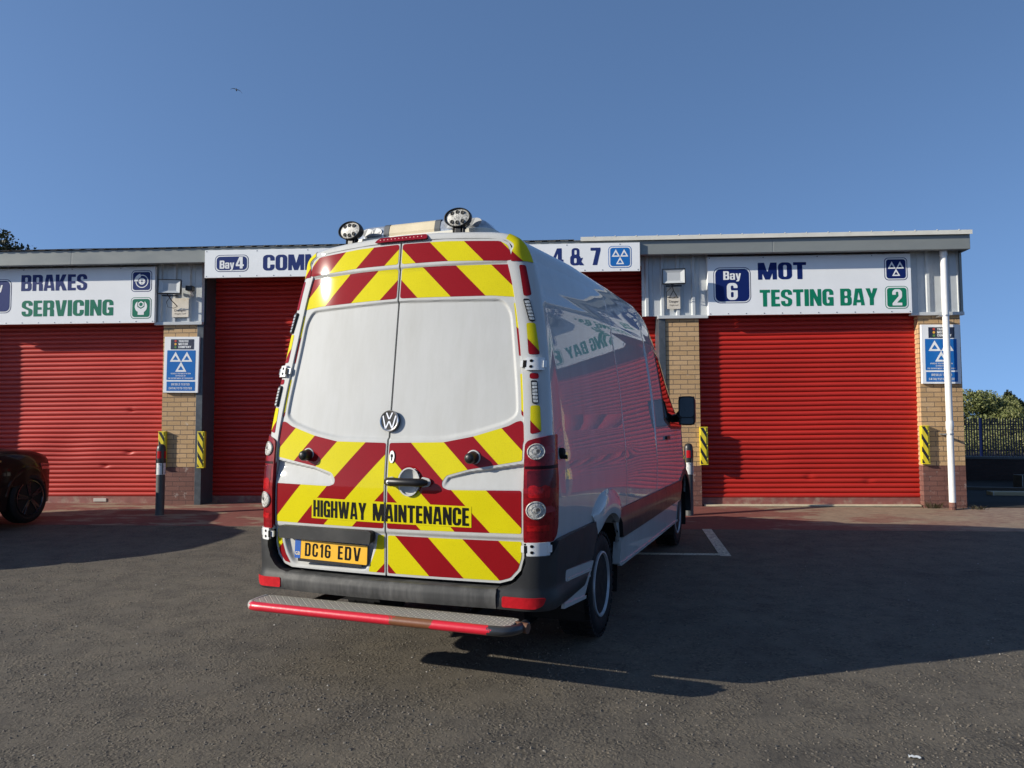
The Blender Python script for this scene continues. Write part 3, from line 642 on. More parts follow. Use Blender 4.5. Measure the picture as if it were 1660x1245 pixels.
# station notice boards on the piers
def notice(u0, w0, label, tilt=0):
    u1, w1 = u0+.575, w0+.905; an = (u0+.29, -.05, w0)
    e = empty('notice_board', BM @ Matrix.Translation(an) @ Matrix.Rotation(R(tilt), 4, 'Y')); tag(e, label, 'sign')
    fn = front(-.055); mb = MB(an); mb.box(u0, u1, -.055, -.012, w0, w1); bo = mb.build('board', [SIGNW], e, bevel=.003)
    mb = MB(an); P = rrect(u0+.105, w0+.70, u1-.085, w0+.865, .004); mb.add([fn(a, b, .002) for a, b in P], [tuple(range(len(P)))]); hd = mb.build('heading', [mat('dark_notice_blue', (.014, .018, .04), .4, coat=.3, var=.2, vscale=30)], e)
    for st, zz in (('TRAFFIC', .815), ('MOTOR', .768), ('COMPANY', .721)): mb = MB(an); text(mb, st, u0+.235, w0+zz, .036, fn, .004, wid=.165 if st == 'TRAFFIC' else (.155 if st == 'MOTOR' else .21), res=.05, sp=.09); mb.build('lettering', [WVIN], hd)
    for q, (cc, nm) in enumerate((((.5, .05, .03), 'lamp_red'), ((.75, .38, .04), 'lamp_amber'), ((.10, .22, .04), 'lamp_green'))):
        mb = MB(an); P = circ(u0+.185, w0+.835-.05*q, .019, 14); mb.add([fn(a, b, .004) for a, b in P], [tuple(range(14))]); mb.build('printed_lamp', [mat('print_'+nm, cc, .4)], hd)
    mb = MB(an); P = rrect(u0+.05, w0+.205, u1-.055, w0+.685, .012); mb.add([fn(a, b, .002) for a, b in P], [tuple(range(len(P)))])
    P = rrect(u0+.055, w0+.03, u1-.05, w0+.18, .003); mb.add([fn(a, b, .002) for a, b in P], [tuple(range(len(P)))]); pn = mb.build('blue_panel', [SKYB], e)
    mb = MB(an); fill(mb, tri_logo(), (-.05, -.02, 1.05, 1.0), lambda a, b, o: fn(u0+.09+a*.39, w0+.315+b*.37, o), .004, res=.02); mb.build('symbol', [WVIN], pn)
    for st, zz, wd, hh in (('VEHICLE TESTING STATION', .298, .33, .021), ('APPROVED BY', .262, .17, .019), ('THE DEPARTMENT OF TRANSPORT', .222, .42, .021), ('DIESELS TESTED', .118, .30, .034), ('CATALYSTS TESTED', .055, .38, .034)):
        mb = MB(an); text(mb, st, u0+.285-wd/2, w0+zz, hh, fn, .004, G=GN, wid=wd, res=.06, sp=.16); mb.build('lettering', [WVIN], pn)
    return e
notice(-5.62, 1.985, 'blue and white testing station board on the brick pier left of the tall bays', .6)
notice(6.275, 2.035, 'blue and white testing station board on the end pier behind the drainpipe', .5)
# ------------------------------------------------------------------ floodlights, warning notices, camera
ALU = mat('flood_glass', (.30, .32, .33), .12, .2, coat=1)
def flood(u, w_, label, yaw, tilt, cam_=False):
    an = (u, 0, w_); e = empty('floodlight', BM @ Matrix.Translation((u, -.30, w_)) @ Matrix.Rotation(R(yaw), 4, 'Z') @ Matrix.Rotation(R(tilt), 4, 'X')); tag(e, label, 'floodlight')
    mb = MB(); W_, H_ = .175, .118
    mb.box(-W_, W_, .019, .05, -H_, H_); mb.build('housing', [BLKPL], e, bevel=.008)
    mb = MB(); o = [(-W_, -H_), (W_, -H_), (W_, H_), (-W_, H_)]; i = [(a*.93, b*.9) for a, b in o]
    mb.grid([[(a, 0, b) for a, b in o], [(a, -.014, b) for a, b in o], [(a, -.014, b) for a, b in i], [(a, 0, b) for a, b in i]], cv=True); mb.grid([[(a, 0, b) for a, b in o], [(a, .02, b) for a, b in o]], cv=True); mb.build('frame', [BLKPL], e)
    mb = MB(); c = [(a*.62, b*.60) for a, b in i]; mb.grid([[(a, -.006, b) for a, b in i], [(a, .014, b) for a, b in c]], cv=True); mb.add([(a, .0142, b) for a, b in c], [(0, 1, 2, 3)], 1)
    mb.build('reflector', [mat('flood_reflector', (.50, .52, .52), .6, spec=.3), mat('flood_led_plate', (.42, .44, .45), .7, spec=.2)], e)
    mb = MB(); mb.box(-.02, .02, .04, .26, -.02, .02); mb.box(-.12, .12, .03, .05, -.15, -.13); mb.build('bracket', [BLKPL], e)
    mb = MB(); mb.tube([(-.03, .0, -.12), (.0, .12, -.19), (.06, .24, -.26)], .007, 6); mb.tube([(.0, .1, -.12), (-.10, .2, -.20), (-.09, .25, -.27), (.0, .26, -.285), (.055, .25, -.26)], .004, 6); mb.build('cable', [BLKPL], e, smooth=40)
    return e
flood(-5.42, 3.665, 'black square floodlight tilted on the left cladding above the notice board', 10, -6)
flood(2.515, 3.70, 'black square floodlight on the cladding between the tall bay and the right hand sign', -4, -2)
e = empty('security_camera', BM @ Matrix.Translation((-5.17, -.13, 3.655))); tag(e, 'small black camera sticking out beside the left floodlight', 'camera')
mb = MB(); mb.box(-.05, .06, -.06, .05, -.035, .045); mb.build('housing', [BLKPL], e, bevel=.008); mb = MB(); mb.tube([(0, .0, -.03), (.0, .1, -.10)], .018, 8); mb.build('bracket', [PIPEW], e, smooth=40)
NOT1 = mat('stained_notice', (.66, .60, .50), .5, var=.1, vscale=14, dirt=((.50, .33, .14), 9, .60, .74)); INK = mat('faded_ink', (.16, .13, .10), .6)
def warn(u0, w0, wd, hh, label, st2, tri=True):
    an = (u0+wd/2, -.04, w0); e = thing('warning_notice', label, 'notice', an); fn = front(-.050)
    mb = MB(an); mb.box(u0, u0+wd, -.050, -.036, w0, w0+hh); mb.build('panel', [NOT1], e, bevel=.002)
    mb = MB(an)
    if tri: fill(mb, Dd(poly((0, 0), (1, 0), (.5, .9)), poly((.14, .08), (.86, .08), (.5, .72))), (-.05, -.05, 1.05, 1), lambda a, b, o: fn(u0+wd*.1+a*wd*.75, w0+hh*.5+b*wd*.75, o), .002, res=.03)
    small_text(mb, 'Danger', u0+wd/2, w0+hh*.30, .036, fn, .002, wid=wd*.72); small_text(mb, st2, u0+wd/2, w0+hh*.15, .022, fn, .002, wid=wd*.66); mb.build('lettering', [INK], e)
warn(-5.50, 3.21, .275, .31, 'rust stained white danger notice under the left floodlight', 'Fragile roof', False)
warn(2.45, 3.235, .20, .34, 'cream danger notice with a triangle under the floodlight by the right hand sign', 'Fragile roof')
# ------------------------------------------------------------------ column guards and bollards
def guard_mat():
    m = bpy.data.materials.new('hazard_stripes'); m.use_nodes = True; n = N(m); b = n.b
    tc = n.new('ShaderNodeTexCoord'); sx = n.new('ShaderNodeSeparateXYZ'); n.l(tc.outputs['Object'], sx.inputs[0])
    s = n.new('ShaderNodeMath', operation='SUBTRACT'); n.l(sx.outputs[2], s.inputs[0]); a2 = n.new('ShaderNodeMath', operation='MULTIPLY'); a2.inputs[1].default_value = -1.7; n.l(sx.outputs[0], a2.inputs[0]); n.l(a2.outputs[0], s.inputs[1])
    md = n.new('ShaderNodeMath', operation='FRACT'); dv = n.new('ShaderNodeMath', operation='DIVIDE'); dv.inputs[1].default_value = .19; n.l(s.outputs[0], dv.inputs[0]); n.l(dv.outputs[0], md.inputs[0])
    r = n.ramp(md.outputs[0], [(0, (.72, .58, .02)), (.56, (.012, .012, .012))], 'CONSTANT'); n.l(r.outputs[0], b.inputs['Base Color']); b.inputs['Roughness'].default_value = .45; b.inputs['Coat Weight'].default_value = .3; return m
HAZ = guard_mat(); HAZY = mat('hazard_yellow', (.68, .55, .02), .45, coat=.3, var=.1)
def guard(u, w0, label, first=[]):
    M_ = BM @ Matrix.Translation((u, -.0, w0))
    if first:
        e = copy_tree(first[0]); e.matrix_world = M_
    else:
        e = empty('column_guard', M_); first.append(e)
        mb = MB(); mb.box(-.045, .045, -.066, -.045, .012, .568); mb.build('striped_face', [HAZ], e, bevel=.006)
        mb = MB(); mb.box(-.050, .066, -.068, .0, .568, .582); mb.box(-.050, .066, -.068, .0, -.002, .012); mb.box(.045, .066, -.058, .0, .012, .568); mb.box(-.052, -.045, -.055, 0, .012, .568)
        for z in (.09, .29, .49): mb.lathe([(.012, .0), (.012, .006), (0, .007)], (.056, -.058, z), (0, -1, 0), 8)
        mb.build('body', [HAZY], e, bevel=.003)
    tag(e, label, 'column guard', 'striped guards on the piers'); return e
guard(-5.63, .785, 'yellow and black striped column guard directly behind the left bollard')
guard(-4.985, .78, 'yellow and black striped column guard on the dark steel post left of the van')
guard(2.965, .815, 'yellow and black striped column guard beside the van mirror')
guard(6.28, .82, 'yellow and black striped column guard on the end pier beside the drainpipe')
BOLG = mat('charcoal_bollard', (.055, .057, .058), .55, var=.2, vscale=18, bump=.2, bscale=200); BOLK = mat('bollard_black_cap', (.022, .022, .023), .4)
WBAND = mat('scuffed_white_band', (.68, .68, .66), .5, var=.1, vscale=18, dirt=((.03, .03, .03), 26, .60, .68))
def bollard(x, y, label, first=[]):
    if first: e = copy_tree(first[0]); e.location = (x, y, gz(x, y))
    else:
        e = empty('bollard', loc=(x, y, gz(x, y))); first.append(e); r = .063
        mb = MB(); mb.lathe([(r, -.03), (r, .02), (r-.002, .03), (r-.002, .60)], (0, 0, 0), (0, 0, 1), 28); mb.build('post', [BOLG], e, smooth=40)
        mb = MB(); mb.lathe([(r+.003, .595), (r+.003, .765)], (0, 0, 0), (0, 0, 1), 28); mb.build('white_band', [WBAND], e, smooth=40)
        mb = MB(); mb.lathe([(r+.001, .765), (r+.003, .80), (r+.001, .97), (r-.004, 1.0), (r*.7, 1.03), (r*.3, 1.042), (.0001, 1.044)], (0, 0, 0), (0, 0, 1), 28)
        for k in range(4): mb.box(-.006, .006, -r-.010, -r+.004, .60, .82, M=Matrix.Rotation(R(45+90*k), 4, 'Z'))
        mb.build('cap', [BOLK], e, smooth=40)
        for a in (0, 90, 180, 270):
            mb = MB(); mb.grid([[((r+.006)*math.sin(R(q)), -(r+.006)*math.cos(R(q)), z) for q in (-26, -13, 0, 13, 26)] for z in (.835, .94)])
            o = mb.build('reflector', [REFLR], e, smooth=60, recalc=False); o.rotation_euler = (0, 0, R(a))
    tag(e, label, 'bollard', 'bollards in front of the piers'); return e
bollard(-5.19, 11.22, 'charcoal bollard with white band and red reflector in front of the left shutter')
b2 = bollard(2.565, 11.02, 'charcoal bollard half hidden beyond the front of the van'); b2.rotation_euler = (0, 0, R(-14))

# ================================================================== the van
YAW, VP = .3618, .0146
VO = Vector((-.693-.047*math.cos(YAW), 4.417+.047*math.sin(YAW), 0))
VM = Matrix.Translation(VO) @ Matrix.Rotation(-YAW, 4, 'Z') @ Matrix.Translation((0, 1.24, 0)) @ Matrix.Rotation(VP, 4, 'X') @ Matrix.Translation((0, -1.24, 0))
van = empty('panel_van', VM)
tag(van, 'white high roof panel van with red and yellow chevron rear doors lettered highway maintenance', 'van')
HWT = [(.30, .95), (.40, .955), (.62, .967), (.84, .976), (1.05, .980), (1.15, .978), (1.25, .9735), (1.43, .9615), (1.63, .9445), (1.75, .931), (1.9, .911), (2.05, .888), (2.2, .861), (2.29, .842), (2.42, .806), (2.49, .783), (2.535, .752), (2.573, .69), (2.592, .60), (2.612, .30), (2.618, 0)]
HZ, HX = [a for a, b in HWT], [b for a, b in HWT]
# smooth the side profile a little
ZF = np.linspace(.30, 2.618, 600); XF = np.interp(ZF, HZ, HX)
ker = np.exp(-np.linspace(-2, 2, 41)**2); ker /= ker.sum(); XS = np.convolve(np.pad(XF, 20, mode='edge'), ker, 'valid')
blend = np.clip((2.40-ZF)/.15, 0, 1); XF = XS*blend+XF*(1-blend)
def hw(z): return float(np.interp(z, ZF, XF))
def lean(z): t = max(0, z-1.0); return .146*(math.sqrt(t*t+.04)-.2)
def Rf(x, z): return lean(z)+(.06+.055*sst((z-1.3)/.8))*x*x
RC = .12
def Pl(s, z, off=0):
    """point on the rear wrap: s runs from the middle of the rear face round the corner and along the side"""
    sg = 1 if s >= 0 else -1; s = abs(s); x0 = hw(z)-RC
    if s <= x0:
        x, y = s, Rf(s, z); nx, ny = .12*s, -1.0
    elif s <= x0+RC*math.pi/2:
        a = (s-x0)/RC; x = x0+RC*math.sin(a); y = Rf(x0, z)+RC*(1-math.cos(a)); nx, ny = math.sin(a), -math.cos(a)
    else:
        x = hw(z); y = Rf(x0, z)+RC+(s-x0-RC*math.pi/2); nx, ny = 1, 0
    l = math.hypot(nx, ny); return Vector((sg*(x+off*nx/l), y+off*ny/l, z))
def plan(y): return 1+(-.012+.042*(1-(1-min(max(y, 0), 3.4)/3.4)**2))/.95      # the side bows out a little towards the cab
def side(sg): return lambda y, z, o: Vector((sg*(hw(z)*plan(y)+o), y, z))

# --- door relief, mirrored about the middle
WIN = round_poly([(-.668, 2.180), (-.722, 2.10), (-.786, 1.62), (-.795, 1.50), (-.73, 1.455), (-.54, 1.398), (-.36, 1.365), (0, 1.358), (.36, 1.365), (.54, 1.398), (.73, 1.455), (.795, 1.50), (.786, 1.62), (.722, 2.10), (.668, 2.180), (0, 2.200)], .06)
WIN = [(a, b) for a, b in WIN]
FIN = round_poly([(.372, 1.108), (.395, 1.150), (.52, 1.185), (.86, 1.237), (.86, 1.097), (.39, 1.092)], .02)
FINX = [(.372, .95), (.372, 1.108), (.395, 1.150), (.52, 1.185), (.90, 1.243), (.90, .95)]
PLT = round_poly([(-.775, .835), (-.062, .835), (-.075, .72), (-.125, .590), (-.69, .585), (-.745, .66), (-.775, .74)], .05)
def relief(x, z):
    d_ = .012*sst((2.410-z)/.022)+.012*sst((.832-z)/.022)
    if 1.3 < z < 2.24 and abs(x) < .84: d_ += .014*sst(-sdf_poly(WIN, x, z)/.017)
    if 1.06 < z < 1.27 and abs(x) > .33:
        q = sdf_poly(FINX, abs(x), z)
        if q < 0: d_ += .024*sst(-q/.014)*max(0, min(1, (z-1.092)/.10))
    if x < 0 and z < .86: d_ += .026*sst(-sdf_poly(PLT, x, z)/.03)
    if x > 0 and 1.0 < z < 1.25:
        q = math.hypot((x-.158)/.066, (z-1.121)/.078)
        if q < 1: d_ += .034*(1-q**2)
    return d_
def rear(x, z, o=0): return Vector((x, Rf(x, z)+relief(x, z)-o, z))
# --- upper body shell
prof = [(hw(z), z) for z in (.80, .84, .95, 1.05, 1.15, 1.22, 1.28, 1.36, 1.45, 1.55, 1.65, 1.75, 1.85, 1.95, 2.05, 2.13, 2.19, 2.21, 2.225, 2.29, 2.36, 2.40, 2.425, 2.44, 2.47, 2.50, 2.52, 2.54, 2.558, 2.574, 2.585, 2.594, 2.604, 2.613)]+[(0, 2.618)]
def prof_norm(i):
    if i == len(prof)-1: return (0, 1)
    a = prof[max(0, i-1)]; b = prof[min(len(prof)-1, i+1)]; tx, tz = b[0]-a[0], b[1]-a[1]; l = math.hypot(tx, tz)
    t = sst((prof[i][1]-2.44)/.10); nx, nz = 1-t+t*tz/l, -t*tx/l; l = math.hypot(nx, nz); return (nx/l, nz/l)
def roof_h(y):
    pts = [(0, 2.618), (.45, 2.618), (1.3, 2.648), (3.35, 2.642), (3.75, 2.59), (4.0, 2.50), (4.2, 2.38), (4.5, 2.10), (4.85, 1.72), (5.12, 1.42), (5.3, 1.34), (5.6, 1.22), (5.85, 1.06), (6.0, .98)]
    return float(np.interp(y, [a for a, b in pts], [b for a, b in pts]))
def taper(y): return 1-.16*max(0, (y-5.0)/1.02)**2.2
def section(y, x, z):
    zt = roof_h(y); zb = 1.40 if zt > 1.52 else .84
    if z > zb: z2 = zb+(z-zb)*(zt-zb)/(2.618-zb)
    else: z2 = z
    return x*taper(y)*plan(y), z2
def side_relief(y, z):
    r = 0
    if .30 < y < 3.3 and 1.0 < z < 2.3:
        dx = min(y-.38, 3.30-y); dz = 2.15-z; q = min(dx, dz); r += .009*sst(q/.03)*sst((z-1.0)/.6)
    r += .005*sst((1.228-z)/.02)*sst((2.6-y)/.8)*(1-sst((1.20-z)/.22))
    if y > .3:
        for zc, dp in ((2.222, .006), (2.432, .008)): r += dp*math.exp(-((z-zc)/.010)**2)
    for yc in (1.98, 3.28): r += .003*math.exp(-((y-yc)/.004)**2) if z < 2.4 else 0
    if .4 < y < 1.98: r += .003*math.exp(-((z-1.452)/.006)**2)
    return r
half = []
st_y = sorted(set([.46+.09*i for i in range(62)]+[1.95, 1.972, 1.98, 1.988, 2.01, 3.25, 3.272, 3.28, 3.288, 3.31, .40, .42, .44, 3.45]+[5.9, 5.96, 6.0]))
st_y = [y for y in st_y if y <= 6.0]
fine = []
for i in range(len(prof)-1):
    (xa, za), (xb, zb) = prof[i], prof[i+1]; k = 2 if za < 2.3 and zb-za > .05 else 1
    for j in range(k):
        z = za+(zb-za)*j/k; fine.append((hw(z) if z < 2.50 else xa+(xb-xa)*j/k, z))
fine.append(prof[-1]); prof = fine
rings = []
def rad(i): z = prof[i][1]; return RC if z < 2.40 else RC+(.045-RC)*sst((z-2.40)/.17)
def ring_pt(i, d, y_add, depth=0):
    x, z = prof[i]; n = prof_norm(i); rr_ = rad(i); xi, zi = x-n[0]*rr_, z-n[1]*rr_
    return (max(0, x-n[0]*d), Rf(max(0, xi), zi)+y_add, z-n[1]*d)
def mk_ring(kind, a=0):
    row = []
    for i in range(len(prof)):
        rr_ = rad(i)
        if kind == 'in': row.append(ring_pt(i, rr_+.030*(rr_/RC)**.5, a))
        else: row.append(ring_pt(i, rr_*(1-math.sin(a)), rr_*(1-math.cos(a))))
    return row
def in_row(depth, inset):
    return [(max(0, prof[i][0]-prof_norm(i)[0]*(rad(i)+inset)), Rf(max(0, prof[i][0]-prof_norm(i)[0]*(rad(i)+inset)), prof[i][1])+depth, prof[i][1]-prof_norm(i)[1]*(rad(i)+inset)) for i in range(len(prof))]
rings.append(in_row(.095, .012)); rings.append(in_row(.006, .010)); rings.append(in_row(0, .006))
for k in range(0, 9): rings.append(mk_ring('a', R(90*k/8)))
for y in st_y:
    row = []
    for x, z in prof:
        x2, z2 = section(y, x, z); row.append((max(0, x2-(side_relief(y, z) if x > .3 else 0)), y, z2))
    rings.append(row)
# nose closing
row = [(x*.80, 6.03, min(z2, .95)) for x, z2 in (section(6.0, *p) for p in prof)]; rings.append(row)
mb = MB(); P = [[(x, y, z) for x, y, z in r]+[(-x, y, z) for x, y, z in r[-2::-1]] for r in rings]
mb.grid(P)
mb.grid([[(sg*x, 6.03, z) for sg in (1, 0, -1)] for x, z in ((.72, .80), (.74, .95))])
body = mb.build('body', [WHITE], van, smooth=45, merge=.0008)
# dark seal behind the door gaps
mb = MB(); mb.patch([(-.86, .50), (.86, .50), (.86, 1.40), (.82, 1.90), (.74, 2.42), (.66, 2.565), (-.66, 2.565), (-.74, 2.42), (-.82, 1.90), (-.86, 1.40)], .08, lambda a, b, o: Vector((a, Rf(a, b)+.085, b)))
mb.build('door_seal', [BLACK], van, smooth=60)
# closing floor, inner dark
mb = MB(); mb.box(-.90, .90, .08, 5.9, .47, .52); mb.build('underbody', [BLACK], van)
# --- rear doors
DR = [(.006, .574), (.70, .574), (.768, .594), (.818, .648), (.838, .72), (.838, 1.335), (.850, 1.365), (.856, 1.40), (.846, 1.55), (.836, 1.70), (.818, 1.84), (.797, 1.98), (.770, 2.15), (.744, 2.34), (.716, 2.46), (.690, 2.512), (.640, 2.540), (.30, 2.560), (.006, 2.564)]
def mir(P): return [(-a, b) for a, b in reversed(P)]
doors = []
for sg in (1, -1):
    P = DR if sg > 0 else mir(DR)
    mb = MB(); mb.patch(P, .005, rear, 0, .035, cb=.006); doors.append(mb.build('rear_door', [WHITE], van, smooth=40))
DOR, DOL = doors
doors[0]['label'] = 'right rear door with grab handle'; doors[1]['label'] = 'left rear door with number plate'
# --- chevrons: one global inverted V, stripes 0.2108 wide at 45 degrees
PER = .4215
def stripes(polys, cell, fn, off, sh=0):
    mb = MB()
    for P in polys:
        xs_ = [p[0] for p in P]; ts = [p[1]+abs(p[0])+sh for p in P]
        sgn = 1 if sum(xs_) > 0 else -1
        k0 = math.floor((min(ts)-.865)/(PER/2)); k1 = math.ceil((max(ts)-.865)/(PER/2))
        for k in range(k0, k1):
            lo, hi = .865+k*PER/2, .865+(k+1)*PER/2; Q = P
            for c, gt in ((lo, True), (hi, False)):
                out = []; n_ = len(Q)
                for i in range(n_):
                    a, b = Q[i], Q[(i+1) % n_]; da = (a[1]+sgn*a[0]+sh-c)*(1 if gt else -1); db = (b[1]+sgn*b[0]+sh-c)*(1 if gt else -1)
                    if da >= 0: out.append(a)
                    if da*db < 0: t = da/(da-db); out.append((a[0]+(b[0]-a[0])*t, a[1]+(b[1]-a[1])*t))
                Q = out
                if len(Q) < 3: break
            if len(Q) >= 3: mb.patch(Q, cell, fn, off, 0, 1 if k % 2 == 0 else 0)
    return mb
UP = round_poly([(.012, 2.425), (.30, 2.424), (.712, 2.404), (.702, 2.45), (.682, 2.500), (.636, 2.528), (.30, 2.548), (.012, 2.552)], .018)
MI = round_poly([(.012, 2.212), (.60, 2.200), (.752, 2.185), (.728, 2.384), (.30, 2.396), (.012, 2.398)], .018)
N1 = round_poly([(.731, 2.150), (.7625, 2.150), (.790, 1.98), (.810, 1.845), (.777, 1.838)], .006)
N2 = round_poly([(.790, 1.735), (.826, 1.735), (.846, 1.485), (.836, 1.478), (.812, 1.505), (.803, 1.62)], .006)
LO = round_poly([(.012, .846), (.828, .850), (.828, 1.086), (.40, 1.080), (.362, 1.094), (.358, 1.122), (.385, 1.160), (.52, 1.197), (.828, 1.248), (.828, 1.340), (.843, 1.385), (.820, 1.470), (.79, 1.466), (.74, 1.440), (.54, 1.382), (.36, 1.348), (.012, 1.342)], .014)
BT = round_poly([(.012, .588), (.70, .588), (.758, .606), (.804, .656), (.824, .722), (.824, .806), (.012, .806)], .012)
BL1 = round_poly([(-.824, .806), (-.785, .806), (-.785, .73), (-.755, .655), (-.712, .598), (-.758, .606), (-.804, .656), (-.824, .722)], .008)
BL2 = round_poly([(-.055, .806), (-.012, .806), (-.012, .588), (-.118, .588), (-.112, .62), (-.068, .72)], .008)
for q_ in (UP, MI, N1, N2, LO, BT): stripes([q_], .016, rear, .0016, .018 if q_[0][1] > 2.35 and min(p_[1] for p_ in q_) > 2.38 else 0).build('chevron_sheeting', [YEL, RED], DOR, smooth=40)
for q_ in [mir(p) for p in (UP, MI, N1, N2, LO)]+[BL1, BL2]: stripes([q_], .016, rear, .0016, .018 if q_[0][1] > 2.35 and min(p_[1] for p_ in q_) > 2.38 else 0).build('chevron_sheeting', [YEL, RED], DOL, smooth=40)
# pillar stickers
def pil(P): return round_poly(P, .014)
PIL = [pil([(.754, 2.378), (.796, 2.378), (.838, 2.195), (.790, 2.188)]), pil([(.812, 2.030), (.866, 2.030), (.902, 1.845), (.835, 1.845)]),
       pil([(.848, 1.738), (.900, 1.738), (.903, 1.705), (.850, 1.705)]), pil([(.864, 1.555), (.920, 1.555), (.935, 1.408), (.872, 1.395)])]
for sg in (1, -1):
    for p in PIL: stripes([p if sg > 0 else mir(p)], .015, lambda a, b, o: Pl(a, b, o), .0016).build('chevron_sheeting', [YEL, RED], van, smooth=40)
    mb = MB(); idx = [i for i in range(len(prof)) if 2.385 <= prof[i][1] <= 2.575]; cols = [R(8+6*k) for k in range(13)]
    Pq = [[Vector(ring_pt(i, rad(i)*(1-math.sin(a)), rad(i)*(1-math.cos(a)))) for a in cols] for i in idx]
    for i in range(len(Pq)-1):
        for j in range(len(cols)-1):
            q = [Pq[i][j], Pq[i][j+1], Pq[i+1][j+1], Pq[i+1][j]]; nn = (q[2]-q[0]).cross(q[3]-q[1]).normalized(); nn = -nn if nn.y > 0 else nn
            for gt, m_ in ((True, 0), (False, 1)):
                out = []
                for k in range(4):
                    a_, b_ = q[k], q[(k+1) % 4]; da, db = ((p.z+p.x+.012-.865-11*PER/2)*(1 if gt else -1) for p in (a_, b_))
                    if da >= 0: out.append(a_)
                    if da*db < 0: out.append(a_+(b_-a_)*(da/(da-db)))
                if len(out) >= 3: mb.add([Vector((sg*(p+nn*.003).x, (p+nn*.003).y, (p+nn*.003).z)) for p in out], [tuple(range(len(out)))], m_)
    mb.build('chevron_sheeting', [YEL, RED], van, smooth=60, merge=.0015)
# --- lettering on its own yellow label
LAB = [(-.530, .884), (-.008, .878), (-.008, 1.000), (-.530, 1.008)]; LAB2 = [(.008, .878), (.540, .874), (.540, .992), (.008, .999)]
for dr, lab, lim in ((DOL, LAB, lambda a, b: (a+b)/2 < -.02), (DOR, LAB2, lambda a, b: (a+b)/2 >= -.02)):
    mb = MB(); mb.patch(lab, .03, rear, .0032); o = mb.build('yellow_label', [YEL], dr, smooth=40)
    mb = MB(); 
    fnL = lambda a, b, o_: rear(a, b, o_)
    wA = text_w('HIGHWAY', GH, .07); wB = text_w('MAINTENANCE', GH, .07)
    text(mb, 'HIGHWAY', -.517, .894, .100, fnL, .0048, G=GH, wid=.390, skew=-.012, sp=.07, xlim=lim)
    mb.build('lettering', [LETK], dr) if dr is DOL else None; mb = MB()
    text(mb, 'MAINTENANCE', -.082, .889, .100, fnL, .0048, G=GH, wid=.608, skew=-.010, sp=.07, xlim=lim)
    mb.build('lettering', [LETK], dr)
# --- badge (stands on the right door)
mb = MB(); bc = rear(.0, 1.44); BC = Vector((.004, Rf(0, 1.47)+.014, 1.470)); BN = Vector((0, -1, .10)).normalized(); BU = Vector((1, 0, 0)); BV = BN.cross(BU)*-1
BV = Vector((0, .10, 1)).normalized()
fb = lambda a, b, o: BC+BU*(a*.92)+BV*(b*.92)+BN*o
mb.lathe([(.062, -.012), (.062, .006), (.059, .010)], BC, BN, 40, 0); mb.add([fb(a, b, .004) for a, b in circ(0, 0, .062, 40)], [tuple(range(40))]); o = mb.build('badge', [mat('badge_black', (.008, .0085, .010), .4, spec=.3)], van, smooth=40)
mb = MB(); mb.lathe([(.063, .002), (.064, .010), (.060, .016), (.053, .013), (.051, .006)], BC, BN, 48); r_ = .058
def bar(p, q, w_): 
    p, q = Vector(p), Vector(q); n_ = Vector((-(q-p).y, (q-p).x)).normalized()*w_/2
    mb.prism([tuple(p-n_), tuple(q-n_), tuple(q+n_), tuple(p+n_)], fb, .005, .012)
for sg in (1, -1):
    bar((sg*.002, .012), (sg*.022, .054), .0085); bar((sg*.047, .034), (sg*.024, -.050), .0085); bar((sg*.024, -.050), (sg*.001, -.002), .0085)
mb.build('emblem', [CHROME], o, smooth=30)
# --- door furniture
HX0, HZ0 = .158, 1.121
mb = MB(); nb = 36; fr = lambda a, b, o: rear(a, b, o)
outr = [(HX0+.070*math.cos(2*math.pi*k/nb), HZ0+.082*math.sin(2*math.pi*k/nb)) for k in range(nb)]; inr = [(HX0+.062*math.cos(2*math.pi*k/nb), HZ0+.074*math.sin(2*math.pi*k/nb)) for k in range(nb)]
mb.grid([[Vector((a, Rf(a, b)-.002, b)) for a, b in outr], [Vector((a, Rf(a, b)-.006, b)) for a, b in outr], [Vector((a, Rf(a, b)-.006, b)) for a, b in inr], [Vector((a, Rf(a, b)+.004, b)) for a, b in inr]], cv=True)
bowl = []
for q in (1.0, .75, .5, .25, .02): bowl.append([Vector((HX0+(a-HX0)*q, Rf(a, b)+.004+.030*(1-q*q), HZ0+(b-HZ0)*q)) for a, b in inr])
mb.grid(bowl, cv=True)
cr = round_poly([(.012, 1.138), (.055, 1.150), (.245, 1.150), (.288, 1.140), (.295, 1.120), (.285, 1.097), (.055, 1.093), (.012, 1.105)], .02)
cutL = [(a, b) for a, b in cr]
mb2 = MB(); mb2.prism(round_poly([(.010, 1.140), (.062, 1.152), (.066, 1.092), (.010, 1.103)], .02), lambda a, b, o: Vector((a, Rf(a, b)-o, b)), -.004, .006); mb2.prism(round_poly([(.236, 1.153), (.290, 1.142), (.298, 1.120), (.288, 1.096), (.234, 1.090)], .02), lambda a, b, o: Vector((a, Rf(a, b)-o, b)), -.004, .006)
hb = mb.build('handle_bowl', [WHITE], DOR, smooth=40); mb2.build('handle_surround', [WHITE], DOR, bevel=.002)
mb = MB(); mb.tube([(.022, -.014, 1.122), (.036, -.026, 1.122), (.07, -.040, 1.122), (.15, -.046, 1.1225), (.22, -.040, 1.122), (.262, -.026, 1.121), (.285, -.010, 1.121)], [.012, .024, .026, .022, .024, .023, .012], 14); hdl = mb.build('door_handle', [BLKPL], DOR, smooth=50)
mb = MB(); mb.lathe([(.011, .0), (.011, .006), (.004, .007), (.003, .002), (.0001, .002)], (.058, -.055, 1.122), (0, -1, 0), 16); mb.build('key_lock', [STEEL], DOR, smooth=40)
